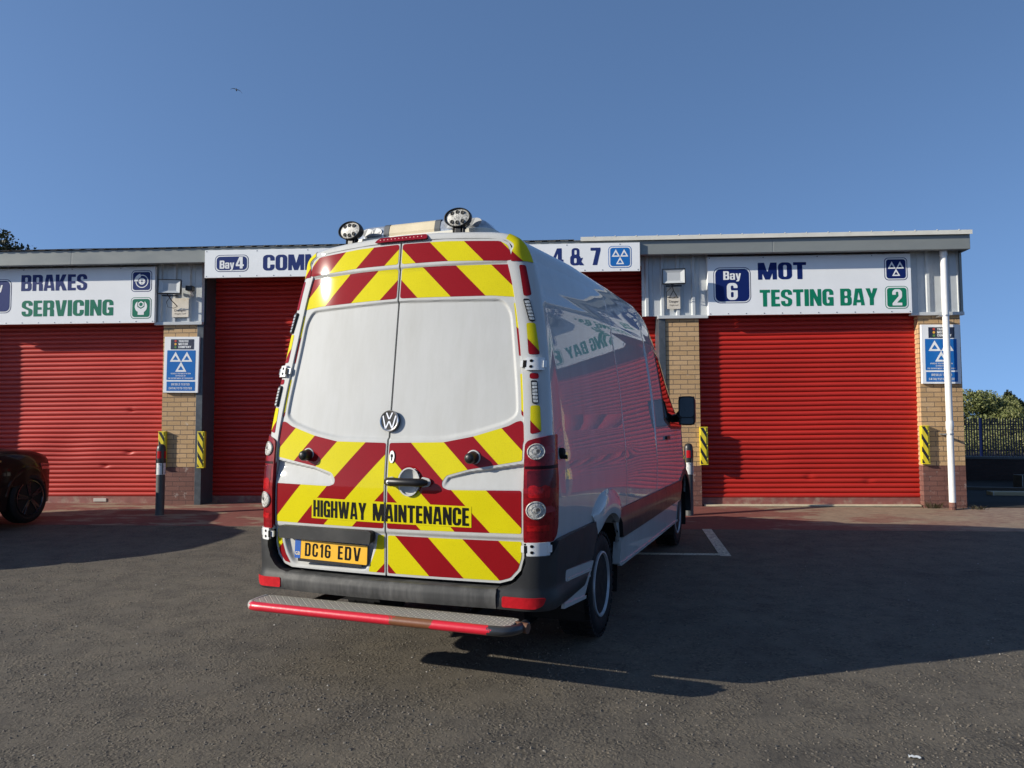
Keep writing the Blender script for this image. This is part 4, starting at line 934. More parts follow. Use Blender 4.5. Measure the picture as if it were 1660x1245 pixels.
mb = MB(); mb.prism(circ(.036, 1.262, .017, 20, .036), lambda a, b, o: rear(a, b, o), -.002, .008); mb.prism(circ(.036, 1.268, .007, 12, .010), lambda a, b, o: rear(a, b, o), .006, .010, 1); mb.prism([(.033, 1.24), (.039, 1.24), (.039, 1.258), (.033, 1.258)], lambda a, b, o: rear(a, b, o), .006, .010, 1); mb.build('slam_lock', [STEEL, LETK], DOR)
for dr, x in ((DOR, .545), (DOL, -.575)):
    c = rear(x, 1.264); mb = MB(); mb.lathe([(.043, .0), (.042, .004), (.036, .006), (.034, .002)], c, (0, -1, 0), 32); o = mb.build('sensor_surround', [WHITE], dr, smooth=40)
    mb = MB(); mb.lathe([(.034, -.002), (.033, .030), (.030, .058), (.024, .068), (.012, .073), (.0001, .074)], c, (-.02, -1, -.05), 28); mb.build('rubber_buffer', [BLKPL], dr, smooth=40)
# --- number plate
def platef(a, b, o): return Vector((-.352+a, .012-.0+(.06*.35**2)-.02-o-b*.02, .690+b)) if False else Vector((-.384+a, .016-o+(-b)*-.06, .690+b-.026*a))
mb = MB(); mb.prism(rrect(-.262, -.0555, .262, .0555, .008), platef, .000, .004); pl = mb.build('number_plate', [PLATEY], van)
mb = MB(); mb.prism(rrect(-.240, -.074, .225, -.0, .006), platef, -.014, .0); mb.build('plate_surround', [BLKPL], pl)
mb = MB(); mb.prism(rrect(-.262, -.0555, -.218, .0555, .006), platef, .0042, .0052); eb = mb.build('euro_band', [PLATEB], pl)
mb = MB(); small_text(mb, 'GB', -.240, -.036, .020, platef, .0056); mb.build('lettering', [mat('euro_gold', (.75, .62, .30), .4)], pl)
mb = MB(); text(mb, 'DC16', -.185, -.039, .079, platef, .0048, G=GP, wid=.190, sp=.16); mb.build('lettering', [LETK], pl); mb = MB(); text(mb, 'EDV', .058, -.039, .079, platef, .0048, G=GP, wid=.160, sp=.16); mb.build('lettering', [LETK], pl)
mb = MB(); small_text(mb, 'Van Centre 0151 ', -.02, -.0705, .010, platef, .001, wid=.25) if False else None
mb = MB(); mb.patch(round_poly([(-.772, .832), (-.072, .832), (-.080, .757), (-.772, .757)], .02), .03, lambda a, b, o: Vector((a, Rf(a, b)+.012-o, b)), .042, .05); mb.build('plate_lamp_bar', [GREYPL], DOL, smooth=40)
# --- hinges
def hinge(sg, z, s0, s1):
    mb = MB(); fz = lambda a, b, o: Pl(sg*a, b, o)
    mb.patch(rrect(s0+.026, z-.036, s1, z+.036, .004), .02, fz, .020, .02); h = mb.build('hinge', [HINGE], van, smooth=40)
    mb = MB(); mb.patch(rrect(s0-.006, z-.018, s0+.03, z+.018, .003), .02, fz, .012, .014); mb.build('hinge_knuckle', [HINGE], h, smooth=40); mb = MB(); mb.patch(rrect(s1-.012, z-.020, s1+.008, z+.020, .003), .02, fz, .026, .02); mb.build('hinge_knuckle', [HINGE], h, smooth=40)
    for q in (-.016, .017):
        mb = MB(); P_ = circ(s0+.052, z+q, .0085, 14); mb.add([fz(a, b, .0212) for a, b in P_], [tuple(range(14))]); mb.build('bolt', [LETK], h)
    mb = MB(); mb.patch([(s0+.012, z-.020), (s0+.030, z-.020), (s0+.030, z+.020), (s0+.012, z+.020)], .02, fz, .0205, 0); mb.build('slot', [LETK], h)
for sg in (1, -1): hinge(sg, 1.790, .800, .925); hinge(sg, .772, .838, .985)
# --- marker lamps on the pillars
for sg in (1, -1):
    for s0, z0, ds in ((.824, 2.105, -.020), (.882, 1.630, -.008)):
        fz = lambda a, b, o, sg=sg, s0=s0, z0=z0, ds=ds: Pl(sg*(s0+a+ds*(b/.065)), z0+b, o)
        mb = MB(); mb.patch(rrect(-.017, -.066, .017, .066, .010), .02, fz, .014, .014); o = mb.build('marker_lamp', [BLKPL], van, smooth=40)
        mb = MB()
        for k in range(6): mb.patch(rrect(-.0125, -.058+.0195*k, .0125, -.043+.0195*k, .003), .03, fz, .0165, .003)
        mb.build('led_strip', [LED], o)
# --- tail lamps
for sg in (1, -1):
    fz = lambda a, b, o, sg=sg: Pl(sg*a, b, o)
    TL = round_poly([(.846, .806), (1.02, .806), (1.075, .835), (1.100, .885), (1.108, 1.14), (1.090, 1.215), (1.090, 1.392), (.99, 1.388), (.900, 1.372), (.862, 1.360), (.846, 1.335)], .012)
    mb = MB(); mb.patch(TL, .02, fz, .012, .03, 0); tl = mb.build('tail_lamp', [REDLENS], van, smooth=45)
    mb = MB()
    mb.patch([(.852, 1.205), (1.088, 1.205), (1.087, 1.225), (.852, 1.220)], .02, fz, .0135, 0, 0); mb.build('dark_divider', [mat('lamp_black', (.02, .003, .004), .4, spec=.1)], tl, smooth=45)
    mb = MB(); mb.patch(round_poly([(.866, 1.10), (1.08, 1.10), (1.086, 1.20), (.866, 1.195)], .01), .02, fz, .0130, 0); mb.build('smoked_lens', [REDLENSD], tl, smooth=45)
    mb = MB(); mb.patch(round_poly([(.874, 1.050), (.985, 1.045), (.995, 1.105), (.96, 1.120), (.93, 1.105), (.90, 1.120), (.874, 1.112)], .01), .02, fz, .0134, 0); mb.build('bright_lens', [REDLENSB], tl, smooth=45); mb = MB(); mb.patch([(.866, .868), (.985, .868), (.985, .900), (.866, .900)], .02, fz, .0134, 0); mb.build('bright_lens', [REDLENSB], tl, smooth=45)
    mb = MB(); mb.patch(round_poly([(.95, 1.325), (.99, 1.33), (1.03, 1.292), (.955, 1.285)], .01), .02, fz, .0134, 0); mb.patch(round_poly([(.96, 1.0), (1.0, 1.005), (1.05, .972), (.962, .965)], .01), .02, fz, .0134, 0); mb.build('lens_fin', [mat('pinkish_lens', (.26, .03, .04), .4, spec=.1, coat=.2)], tl, smooth=45)
    for cs, cz, rr_ in ((.907, 1.300, .045), (.912, .982, .050)):
        mb = MB(); rows = []
        for q, o_ in ((1.0, .012), (1.0, .019), (.90, .0225), (.83, .0185), (.60, .0200), (.44, .0205), (.40, .0188), (.25, .0205), (.02, .0212)):
            rows.append([fz(cs+rr_*q*math.cos(2*math.pi*k/32), cz+rr_*q*math.sin(2*math.pi*k/32), o_) for k in range(32)])
        mb.grid(rows, cv=True); cl = mb.build('clear_lamp', [CLEAR], tl, smooth=30)
        mb = MB()
        for k in range(11):
            a_ = 2*math.pi*k/11; P_ = circ(cs+rr_*.77*math.cos(a_), cz+rr_*.77*math.sin(a_), rr_*.085, 8); mb.add([fz(a, b, .0185) for a, b in P_], [tuple(range(8))])
        mb.add([fz(a, b, .0245) for a, b in circ(cs+.008, cz+.004, rr_*.2, 12)], [tuple(range(12))]); mb.build('bulb', [mat('lamp_dot_grey', (.10, .095, .09), .3, spec=.2)], tl)  # ring of small grey dots around a grey centre disc
# --- bumper
fB = lambda a, b, o: Pl(a, b, o)
mb = MB(); mb.patch([(-.70, .450), (.70, .450), (.70, .556), (-.70, .556)], .05, lambda a, b, o: Pl(a, b, o+(.012 if b < .535 else .0)-.02*max(0, (.478-b)/.04)), .045, .085, cb=.0175)
bump_ = mb.build('rear_bumper', [BUMPC], van, smooth=35)
for sg in (1, -1):
    BC_ = [(.705, .450), (.96, .440), (1.55, .42), (1.66, .50), (1.80, .565), (1.84, .60), (1.875, .66), (1.94, .72), (1.98, .80), (1.10, .806), (1.05, .80), (.985, .735), (.862, .735), (.862, .70), (.842, .640), (.800, .592), (.760, .568), (.705, .556)]
    P_ = BC_ if sg > 0 else mir(BC_)
    mb = MB(); mb.patch(P_, .03, lambda a, b, o: Pl(a, b, o+.016*sst((.545-b)/.02)-.02*max(0, (.455-b)/.04)), .030, .07); o = mb.build('bumper_corner', [GREYPL], van, smooth=40)
    RF = round_poly([(.733, .462), (.90, .458), (.93, .475), (.945, .515), (.733, .520)], .012)
    mb = MB(); mb.patch(RF if sg > 0 else mir(RF), .03, lambda a, b, o: Pl(a, b, o), .050, .02); mb.build('reflector', [REFLR], o, smooth=40)
# --- lower side strips, sills, arch flares, wheels
AY, AZ = 1.36, .33; FY = 5.10
def arc(cy, cz, r, a0, a1, n_=16): return [(cy+r*math.cos(R(a0+(a1-a0)*k/n_)), cz+r*math.sin(R(a0+(a1-a0)*k/n_))) for k in range(n_+1)]
for sg in (1, -1):
    fs = side(sg)
    # white lower skin behind the trims, with wheel openings
    low = [(.22, .56)]+arc(AY, AZ, .475, 151, 29)+[(AY+.475*math.cos(R(29)), .40)]+[(FY-.50, .40), (FY-.475*math.cos(R(29)), .56)]+arc(FY, AZ, .475, 151, 29)+[(5.93, .56), (5.95, .83), (.22, .83)]
    mb = MB(); mb.patch(low, .08, lambda y, z, o, sg=sg: Vector((sg*(hw(z)*plan(y)+o)*taper(y), y, z)), -.004, .02); mb.build('lower_side', [WHITE], van, smooth=40)
    a_s = math.degrees(math.acos(.30/.475))
    strip = [(AY+.475*math.cos(R(29)), .572)]+[(FY-.475*math.cos(R(30)), .562)]+arc(FY, AZ, .475, 150, 90)[:9]+[(FY-.30, .765), (AY+.36, .802)]
    strip = [(1.79, .580), (4.68, .565), (4.70, .62), (4.76, .70), (4.80, .762), (1.66, .803), (1.74, .70), (1.775, .62)]
    mb = MB(); mb.patch(strip, .06, lambda y, z, o, sg=sg: Vector((sg*(hw(z)*plan(y)+o-.018*max(0, (z-.70)/.10))*taper(y), y, z)), .026, .03, cb=.05); ru = mb.build('rub_strip', [mat('satin_grey_strip', (.014, .0145, .016), .45, spec=.3, coat=.2, coat_rough=.1, var=.15)], van, smooth=30)
    for yj in (2.06, 3.70): mb = MB(); mb.patch([(yj, .585), (yj+.008, .585), (yj+.008, .79), (yj, .79)], .1, lambda y, z, o, sg=sg: Vector((sg*(hw(z)*plan(y)+o-.018*max(0, (z-.70)/.10)), y, z)), .0266, 0); mb.build('joint', [LETK], ru)
    mb = MB(); mb.patch(round_poly([(1.76, .375), (4.56, .345), (4.66, .47), (4.70, .560), (1.79, .576)], .02), .10, fs, .012, .06, cb=.05); sill = mb.build('sill_panel', [WHITE], van, smooth=30)
    mb = MB(); mb.patch([(1.78, .368), (4.56, .338), (4.57, .358), (1.785, .390)], .2, fs, .022, .03); mb.patch([(1.80, .566), (4.69, .550), (4.69, .564), (1.80, .580)], .2, fs, .020, .03); mb.build('sill_lip', [WHITE], sill, smooth=30)
    mb = MB(); mb.patch(round_poly([(.32, .42), (.74, .375), (.92, .565), (.33, .612)], .02), .05, fs, .036, .03); rp = mb.build('rear_side_panel', [WHITE], van, smooth=30)
    mb = MB()
    for q in (0, 1): mb.patch([(.36, .545-.035*q), (.86-.02*q, .510-.035*q), (.855-.02*q, .525-.035*q), (.36, .560-.035*q)], .1, fs, .041, .005)
    mb.patch([(.30, .40), (.74, .36), (.75, .378), (.31, .425)], .1, fs, .045, .02); mb.build('panel_rib', [WHITE], rp, smooth=30)
    rows = []
    for k in range(25):
        a_ = R(166-152*k/24) if True else 0
        row = []
        for r_, o_ in ((.655, -.004), (.65, .010), (.60, .030), (.53, .040), (.482, .034), (.474, -.03), (.47, -.25)):
            y, z = AY+r_*math.cos(a_)*1.0, AZ+r_*math.sin(a_); fe_ = sst(min(a_-R(40), R(140)-a_)/R(22)) if o_ > 0 else 1; row.append((sg*(hw(max(.4, z))*plan(y)+(o_*fe_ if o_ > 0 else o_)), y, z))
        rows.append(row)
    # white rear flare is seen above the strips only
    rows = [r for r in rows if r[3][2] > .73]
    mb = MB(); mb.grid(rows); [mb.add(list(q), [tuple(range(len(q)))]) for q in (rows[0], rows[-1])]; mb.build('arch_flare', [WHITE], van, smooth=50, recalc=True)
    rows = []
    for k in range(25):
        a_ = R(180-180*k/24); rows.append([(sg*(hw(.6)*plan(FY)+o_)*taper(FY), FY+r_*math.cos(a_), AZ+r_*math.sin(a_)) for r_, o_ in ((.57, -.002), (.55, .012), (.50, .022), (.478, .016), (.474, -.25))])
    mb = MB(); mb.grid(rows); mb.build('arch_flare', [GREYPL], van, smooth=50)
    for cy in (AY, FY):
        rows = [[(sg*x_, cy+.476*math.cos(R(200-220*k/24)), AZ+.476*math.sin(R(200-220*k/24))) for x_ in (.95*taper(cy), .55)] for k in range(25)]
        mb = MB(); mb.grid(rows); mb.add([(sg*.55, cy-.5, .1), (sg*.55, cy+.5, .1), (sg*.55, cy+.5, .85), (sg*.55, cy-.5, .85)], [(0, 1, 2, 3)]); mb.build('wheel_well', [BLACK], van)
def wheel_parts(r=.360, wd=.235, rim=.222, matr=RIMG, offroad=True, spokes=None):
    """wheel about the X axis, outer face towards +X at x=0"""
    e = empty('wheel'); mb = MB(); h = wd
    pr = [(rim, -.012), (rim+.02, -.004), (r*.80, .004), (r*.90, -.004), (r*.965, -.022), (r-.006, -.045), (r-.004, -h/2), (r-.006, -h+.045), (r*.93, -h+.01), (r*.8, -h), (rim, -h+.01)]
    mb.lathe(pr, (0, 0, 0), (1, 0, 0), 56)
    if offroad:
        for k in range(44):
            a = 2*math.pi*k/44; M_ = Matrix.Rotation(a, 4, 'X')
            mb.box(-.062-.012*(k % 2), -.004, -.016, .016, r-.022, r+.001, M=M_); mb.box(-h+.006, -h+.062, -.016, .016, r-.022, r+.001, M=M_)
            M2 = Matrix.Rotation(a+.07, 4, 'X'); mb.box(-h*.45, -.080, -.013, .013, r-.012, r+.001, M=M2); mb.box(-h+.075, -h*.52, -.013, .013, r-.012, r+.001, M=M2)
    mb.build('tyre', [BLACK], e, smooth=30)
    mb = MB(); mb.lathe([(rim+.004, -.014), (rim+.002, .002), (rim-.010, .004), (rim-.016, -.010), (rim-.030, -.060), (rim-.045, -.085), (.150, -.072), (.135, -.062), (.120, -.066), (.085, -.060), (.080, -.030), (.060, -.022), (.0001, -.020)], (0, 0, 0), (1, 0, 0), 48); ri = mb.build('rim', [matr], e, smooth=40)
    mb = MB()
    if spokes is None:
        for k in range(10):
            a = 2*math.pi*k/10; c = Vector((-.0715, .152*math.cos(a), .152*math.sin(a))); mb.lathe([(.029, .0), (.024, .004), (.0001, .0041)], c, (1, 0, 0), 12)
        mb.build('vent_hole', [LETK], e)
        mb = MB()
        for k in range(6):
            a = 2*math.pi*k/6+.3; c = Vector((-.060, .102*math.cos(a), .102*math.sin(a))); mb.lathe([(.013, 0), (.012, .014), (.0001, .015)], c, (1, 0, 0), 6)
        mb.build('wheel_bolt', [STEEL], e)
    else:
        for k in range(spokes):
            M_ = Matrix.Rotation(2*math.pi*k/spokes, 4, 'X')
            for sgn in (-1, 1): mb.box(-.030, -.002, -.016, .016, .03, rim-.01, M=M_ @ Matrix.Rotation(.11*sgn, 4, 'X'))
        mb.build('spokes', [matr], e, bevel=.004)
    return e
vw = wheel_parts()
wheels = [(1, AY+.02, .315), (1, FY, .350), (-1, AY+.02, .315), (-1, FY, .350)]
for i, (sg, y, z) in enumerate(wheels):
    o = vw if i == 0 else copy_tree(vw)
    o.parent = van; o.location = (sg*.945, y, z); o.rotation_euler = (R(11*i), 0, 0 if sg > 0 else math.pi)
    if y > 4: o.location.x = sg*.925
# --- rear step
ZS = .398
def stp(t): return (t, -.16+.0*abs(t), ZS)
mb = MB(); mb.patch(round_poly([(-.85, -.13), (-.805, -.165), (.77, -.165), (.835, -.135), (.835, .015), (-.85, .015)], .04), .05, lambda a, b, o: Vector((a, b, ZS+.004+o)), 0, .012)
def tread():
    m = bpy.data.materials.new('chequer_plate'); m.use_nodes = True; n = N(m); b = n.b
    tc = n.new('ShaderNodeTexCoord'); hs = []
    for ang, ox in ((45, 0), (-45, .5)):
        mp = n.new('ShaderNodeMapping'); mp.inputs['Rotation'].default_value = (0, 0, R(ang)); mp.inputs['Scale'].default_value = (30, 30, 30); n.l(tc.outputs['Object'], mp.inputs[0])
        sx = n.new('ShaderNodeSeparateXYZ'); n.l(mp.outputs[0], sx.inputs[0]); fr_ = []
        for q, k in ((0, 1.0), (1, 1.0)):
            f = n.new('ShaderNodeMath', operation='FRACT'); ad = n.new('ShaderNodeMath', operation='ADD'); ad.inputs[1].default_value = ox; n.l(sx.outputs[q], ad.inputs[0]); n.l(ad.outputs[0], f.inputs[0])
            s_ = n.new('ShaderNodeMath', operation='SUBTRACT'); n.l(f.outputs[0], s_.inputs[0]); s_.inputs[1].default_value = .5; a_ = n.new('ShaderNodeMath', operation='ABSOLUTE'); n.l(s_.outputs[0], a_.inputs[0])
            g = n.new('ShaderNodeMath', operation='MULTIPLY'); n.l(a_.outputs[0], g.inputs[0]); g.inputs[1].default_value = 7.0 if q == 0 else 2.3; pw = n.new('ShaderNodeMath', operation='POWER'); n.l(g.outputs[0], pw.inputs[0]); pw.inputs[1].default_value = 2; fr_.append(pw)
        ad = n.new('ShaderNodeMath', operation='ADD'); n.l(fr_[0].outputs[0], ad.inputs[0]); n.l(fr_[1].outputs[0], ad.inputs[1])
        one = n.new('ShaderNodeMath', operation='SUBTRACT', use_clamp=True); one.inputs[0].default_value = 1; n.l(ad.outputs[0], one.inputs[1]); hs.append(one)
    mx = n.new('ShaderNodeMath', operation='MAXIMUM'); n.l(hs[0].outputs[0], mx.inputs[0]); n.l(hs[1].outputs[0], mx.inputs[1])
    nz = n.noise(14, 5, .65); r = n.ramp(nz.outputs[0], [(.35, (.62, .58, .50)), (.7, (.80, .76, .67))]); hi = n.mix(mx.outputs[0], (.34, .32, .28), r.outputs[0]); n.l(hi, b.inputs['Base Color'])
    b.inputs['Metallic'].default_value = .1; b.inputs['Roughness'].default_value = .45; n.bump(mx.outputs[0], 1.0, .006); return m
step = mb.build('step_tread', [tread()], van)
def tube_mat():
    m = bpy.data.materials.new('chipped_red_tube'); m.use_nodes = True; n = N(m); b = n.b
    tc = n.new('ShaderNodeTexCoord'); sx = n.new('ShaderNodeSeparateXYZ'); n.l(tc.outputs['Object'], sx.inputs[0])
    wob = n.noise(16, 4, .7); md = n.new('ShaderNodeMath', operation='MULTIPLY_ADD'); n.l(wob.outputs[0], md.inputs[0]); md.inputs[1].default_value = .16; n.l(sx.outputs[0], md.inputs[2])
    mr = n.new('ShaderNodeMapRange'); mr.inputs[1].default_value = -1.1; mr.inputs[2].default_value = 1.1; n.l(md.outputs[0], mr.inputs[0])
    def pos(x): return (x+.08+1.1)/2.2
    red, rust, dark, grey = (.55, .012, .030), (.17, .065, .028), (.03, .032, .036), (.40, .39, .36)
    r = n.ramp(mr.outputs[0], [(0, dark), (pos(-.86), grey), (pos(-.80), red), (pos(.15), rust), (pos(.40), red), (pos(.72), dark)], 'CONSTANT')
    ch = n.noise(21, 5, .7); cr_ = n.ramp(ch.outputs[0], [(.665, (0, 0, 0)), (.69, (1, 1, 1))]); c = n.mix(cr_.outputs[0], r.outputs[0], (.10, .06, .04))
    n.l(c, b.inputs['Base Color']); b.inputs['Roughness'].default_value = .35; b.inputs['Coat Weight'].default_value = .4; n.bump(ch.outputs[0], .3, .004); return m
mb = MB(); pts = [(-.868, .01, ZS-.02), (-.868, -.06, ZS-.02)]+[(-.868+.07*(1-math.cos(R(a))), -.10-.07*math.sin(R(a)), ZS-.02) for a in (30, 60, 90)]+[(-.4, -.172, ZS-.02), (.2, -.172, ZS-.02), (.73, -.172, ZS-.02)]+[(.765+.10*math.sin(R(a)), -.172+.10*(1-math.cos(R(a))), ZS-.02) for a in (20, 45, 70, 90)]+[(.868, .0, ZS-.02)]
dense = []
for a, b in zip(pts, pts[1:]):
    a, b = Vector(a), Vector(b); k = max(1, int((b-a).length/.05)); dense += [a+(b-a)*i/k for i in range(k)]
dense.append(Vector(pts[-1])); mb.tube(dense, .026, 16)
stube = mb.build('step_tube', [tube_mat()], step, smooth=50)
mb = MB(); mb.tube([(.83, -.05, ZS-.02), (.905, -.062, ZS-.022)], .027, 14); mb.build('open_tube_end', [mat('rusty_tube', (.12, .055, .03), .7, var=.4, vscale=30)], step, smooth=50)
for x in (-.55, .5):
    mb = MB(); mb.box(x-.025, x+.025, -.10, .6, ZS-.07, ZS-.02); mb.build('step_bracket', [BLKPL], step)
for sg in (1, -1):
    mb = MB(); mb.box(sg*.66, sg*.90, AY+.47, AY+.49, .10, .55); mb.build('mudflap', [BLACK], van)
# --- roof lamps, light bar, brake light
mb = MB(); mb.patch(round_poly([(-.185, 2.571), (.185, 2.569), (.170, 2.606), (-.165, 2.607)], .02), .03, lambda a, b, o: Vector((a, Rf(a, 2.57)-.012+(b-2.57)*.9-o, b)), .012, .06); bl = mb.build('high_brake_light', [REDLENS], van, smooth=40)
mb = MB()
for k in range(12): mb.add([(-.145+.026*k+.004*math.cos(R(60*q)), Rf(0, 2.57)-.026+.018, 2.589+.004*math.sin(R(60*q))) for q in range(6)], [tuple(range(6))])
mb.build('led', [mat('lit_looking_led', (.75, .35, .30), .2, coat=1)], bl)
def worklamp(x, y, z, yaw, first=[]):
    if first: e = copy_tree(first[0], van)
    else:
        e = empty('work_lamp'); e.parent = van; first.append(e); rx, rz = .088, .060
        el = lambda q, yy, n_=36: [(rx*q*math.cos(2*math.pi*k/n_), yy, rz*q*math.sin(2*math.pi*k/n_)) for k in range(n_)]
        mb = MB(); mb.grid([el(.55, .055), el(.85, .04), el(1.0, .01), el(1.0, -.016), el(.92, -.020), el(.88, -.006)], cv=True); mb.add(el(.55, .055), [tuple(range(36))]); mb.build('housing', [BLKPL], e, smooth=35)
        mb = MB(); mb.grid([el(.88, -.008), el(.6, -.014), el(.3, -.017), el(.02, -.018)], cv=True); le = mb.build('lens', [CLEAR], e, smooth=50)
        mb = MB()
        for cx in (-.034, 0, .034):
            for cz in (-.026, .026): mb.lathe([(.0125, -.0), (.011, .004), (.003, .001), (.0001, .001)], (cx, -.015, cz+(.006 if cx == 0 else 0)*(1 if cz > 0 else -1)), (0, -1, 0), 12)
        mb.build('led', [mat('led_recess', (.02, .02, .02), .6, spec=.2)], e, smooth=40)
        mb = MB(); mb.box(-.032, .032, -.004, .045, -.128, -.112); mb.box(-.036, -.030, .0, .035, -.125, -.03); mb.box(.030, .036, 0, .035, -.125, -.03); mb.tube([(-.045, .02, -.06), (.045, .02, -.06)], .009, 8); mb.box(-.02, .02, .0, .04, -.112, -.06); mb.build('bracket', [BLKPL], e, bevel=.003)
    e.location = (x, y, z); e.rotation_euler = (R(-4), 0, R(yaw)); return e
worklamp(-.427, .30, 2.698, -4); worklamp(.337, .30, 2.708, 3)
YB = .55
def barloft(x0, x1, m, mb, y0=-.13, y1=.13, zb=2.668, zt=2.748):
    n_ = 10; prof_ = [(y0, zb), (y0-.004, zb+.02), (y0+.012, zt-.012), (y0+.03, zt), (y1-.03, zt), (y1-.01, zt-.012), (y1, zb)]
    mb.grid([[(x, YB+y, z) for y, z in prof_] for x in (x0, x1)], m); mb.add([(x0, YB+y, z) for y, z in prof_], [tuple(range(7))], m); mb.add([(x1, YB+y, z) for y, z in prof_], [tuple(range(6, -1, -1))], m)
lb = MB(); lb.prism(round_poly([(-.53, -.14), (.50, -.14), (.50, .14), (-.53, .14)], .12, 8), lambda a, b, o: Vector((a, YB+b, 2.616+o)), 0, .052); lbar = lb.build('light_bar', [mat('lightbar_base', (.60, .58, .50), .4, coat=.4)], van, smooth=30)
for x0, x1 in ((-.215, .115),):
    mb = MB(); barloft(x0, x1, 0, mb, zb=2.668, zt=2.752); mb.build('centre_cover', [CREAM], lbar, bevel=.004)
for x0, x1 in ((-.255, -.216), (.116, .155)):
    mb = MB(); barloft(x0, x1, 0, mb, -.132, .132, 2.668, 2.754); mb.build('divider', [mat('divider_grey', (.08, .085, .09), .4)], lbar, bevel=.003)
for sg, x0, x1 in ((-1, -.256, -.50), (1, .156, .48)):
    mb = MB(); rows = []
    for q in range(9):
        t = q/8; x = x0+(x1-x0)*t; k = math.sqrt(max(0, 1-max(0, (t-.55)/.45)**2*.98)); rows.append([(x, YB+y*k, 2.669+(z-2.647)*1.08*(k if t > .55 else 1)) for y, z in ((-.128, 2.647), (-.132, 2.668), (-.118, 2.708), (-.10, 2.72), (.10, 2.72), (.118, 2.708), (.128, 2.647))])
    mb.grid(rows); ln = mb.build('beacon_lens', [LENSGREY], lbar, smooth=35)
    mb = MB()
    for q in range(3 if sg > 0 else 2):
        cx = x0+(x1-x0)*(.22+.27*q); P_ = circ(cx, 2.705, .042, 20, .027); mb.add([(a, YB-.128-.004-(.004*math.cos((b-2.705)/.027*1.2)), b) for a, b in P_], [tuple(range(20))])
    mb.build('reflector_bowl', [mat('bowl_grey', (.30, .31, .32), .4, .2, coat=.5)], lbar)
# --- cab: windows, mirrors, handles, windscreen
for sg in (1, -1):
    def gf(y, z, o, sg=sg):
        x2, z2 = section(y, hw(z), z); return Vector((sg*(x2+o), y, z))
    # window drawn in true height: invert the section squeeze
    def gs(y, z, o, sg=sg):
        zt = roof_h(y); zz = 1.40+(z-1.40)*(2.618-1.40)/(zt-1.40) if z > 1.40 and zt > 1.52 else z
        return Vector((sg*(hw(min(2.60, zz))*taper(y)*plan(y)+o), y, z))
    WN = round_poly([(3.86, 1.47), (4.22, 1.375), (4.90, 1.36), (4.93, 1.42), (4.62, 1.74), (4.32, 1.98), (4.16, 2.06), (3.86, 2.10)], .03)
    mb = MB(); mb.patch(WN, .06, gs, .006, .012); dw = mb.build('door_window', [GLASS], van, smooth=50)
    mb = MB(); WO = round_poly([(3.82, 1.44), (4.20, 1.35), (4.96, 1.335), (4.985, 1.42), (4.66, 1.77), (4.35, 2.01), (4.18, 2.09), (3.82, 2.135)], .03)
    mb.patch(WO, .06, gs, .003, .008); mb.build('window_rubber', [BLKPL], dw, smooth=50)
    hm = Vector((sg*.98, 4.42, 1.45)); mb = MB(); mb.tube([(sg*.93, 4.56, 1.47), (sg*1.02, 4.52, 1.46), (sg*1.07, 4.46, 1.50)], [.05, .045, .05], 12); mb.box(sg*.93, sg*.985, 4.40, 4.66, 1.385, 1.56) if False else None; arm = mb.build('mirror_arm', [BLKPL], van, smooth=50)
    P_ = rrect(1.045, 1.385, 1.222, 1.70, .05); mb = MB(); rows = []
    for q, yy in ((.90, 4.430), (.99, 4.434), (1.0, 4.45), (.97, 4.52), (.80, 4.575), (.4, 4.60)): rows.append([(sg*(1.133+(a-1.133)*q), yy, 1.542+(b-1.542)*q) for a, b in P_])
    mb.grid(rows, cv=True); mb.add(rows[-1], [tuple(range(len(P_)))]); mir_ = mb.build('door_mirror', [BLKPL], van, smooth=45)
    mb = MB(); q1 = rrect(1.060, 1.475, 1.208, 1.685, .035); mb.add([(sg*a, 4.4305, b) for a, b in q1], [tuple(range(len(q1)))]); q2 = rrect(1.064, 1.400, 1.204, 1.462, .02); mb.add([(sg*a, 4.4305, b) for a, b in q2], [tuple(range(len(q2)))]); mb.add([(sg*1.05, 4.4345, 1.39), (sg*1.217, 4.4345, 1.39), (sg*1.217, 4.4345, 1.695), (sg*1.05, 4.4345, 1.695)], [(0, 1, 2, 3)], 1)
    mb.build('mirror_glass', [mat('mirror_glass', (.05, .056, .064), .05, .75), BLKPL], mir_)
    fs = side(sg); mb = MB(); mb.patch(round_poly([(3.80, 1.25), (3.99, 1.25), (3.99, 1.285), (3.80, 1.285)], .012), .05, fs, .022, .03); mb.build('door_handle', [BLKPL], van, smooth=30)
    mb = MB(); mb.lathe([(.030, -.01), (.030, .018), (.024, .026), (.0001, .028)], (sg*(hw(1.28)-.004), .33, 1.282), (sg, 0, 0), 20); mb.lathe([(.012, 0), (.012, .04), (.0001, .042)], (sg*(hw(1.262)-.004), .335, 1.258), (sg, 0, 0), 12); mb.build('door_stop', [BLACK], van, smooth=40)
    mb = MB(); P_ = round_poly([(4.05, .90), (4.05, 1.28), (3.40, 1.28), (3.40, .90)], .02)
rows = []
for y in (4.22, 4.4, 4.6, 4.8, 5.0, 5.12):
    zt = roof_h(y); rows.append([(x*taper(y)*(1-.08*max(0, (zt-1.6)/.8)), y-.01-.06*(x/.75)**2*0, zt+.006-.05*(x/.75)**2) for x in (-.78, -.6, -.3, 0, .3, .6, .78)])
mb = MB(); mb.grid(rows); mb.build('windscreen', [GLASS], van, smooth=60)
mb = MB(); mb.patch(rrect(-.80, .36, .80, .80, .06), .1, lambda a, b, o: Vector((a, 6.0+.05-.25*(abs(a)/.8)**3+o, b)), .0, .10); mb.build('front_bumper', [GREYPL], van, smooth=40)
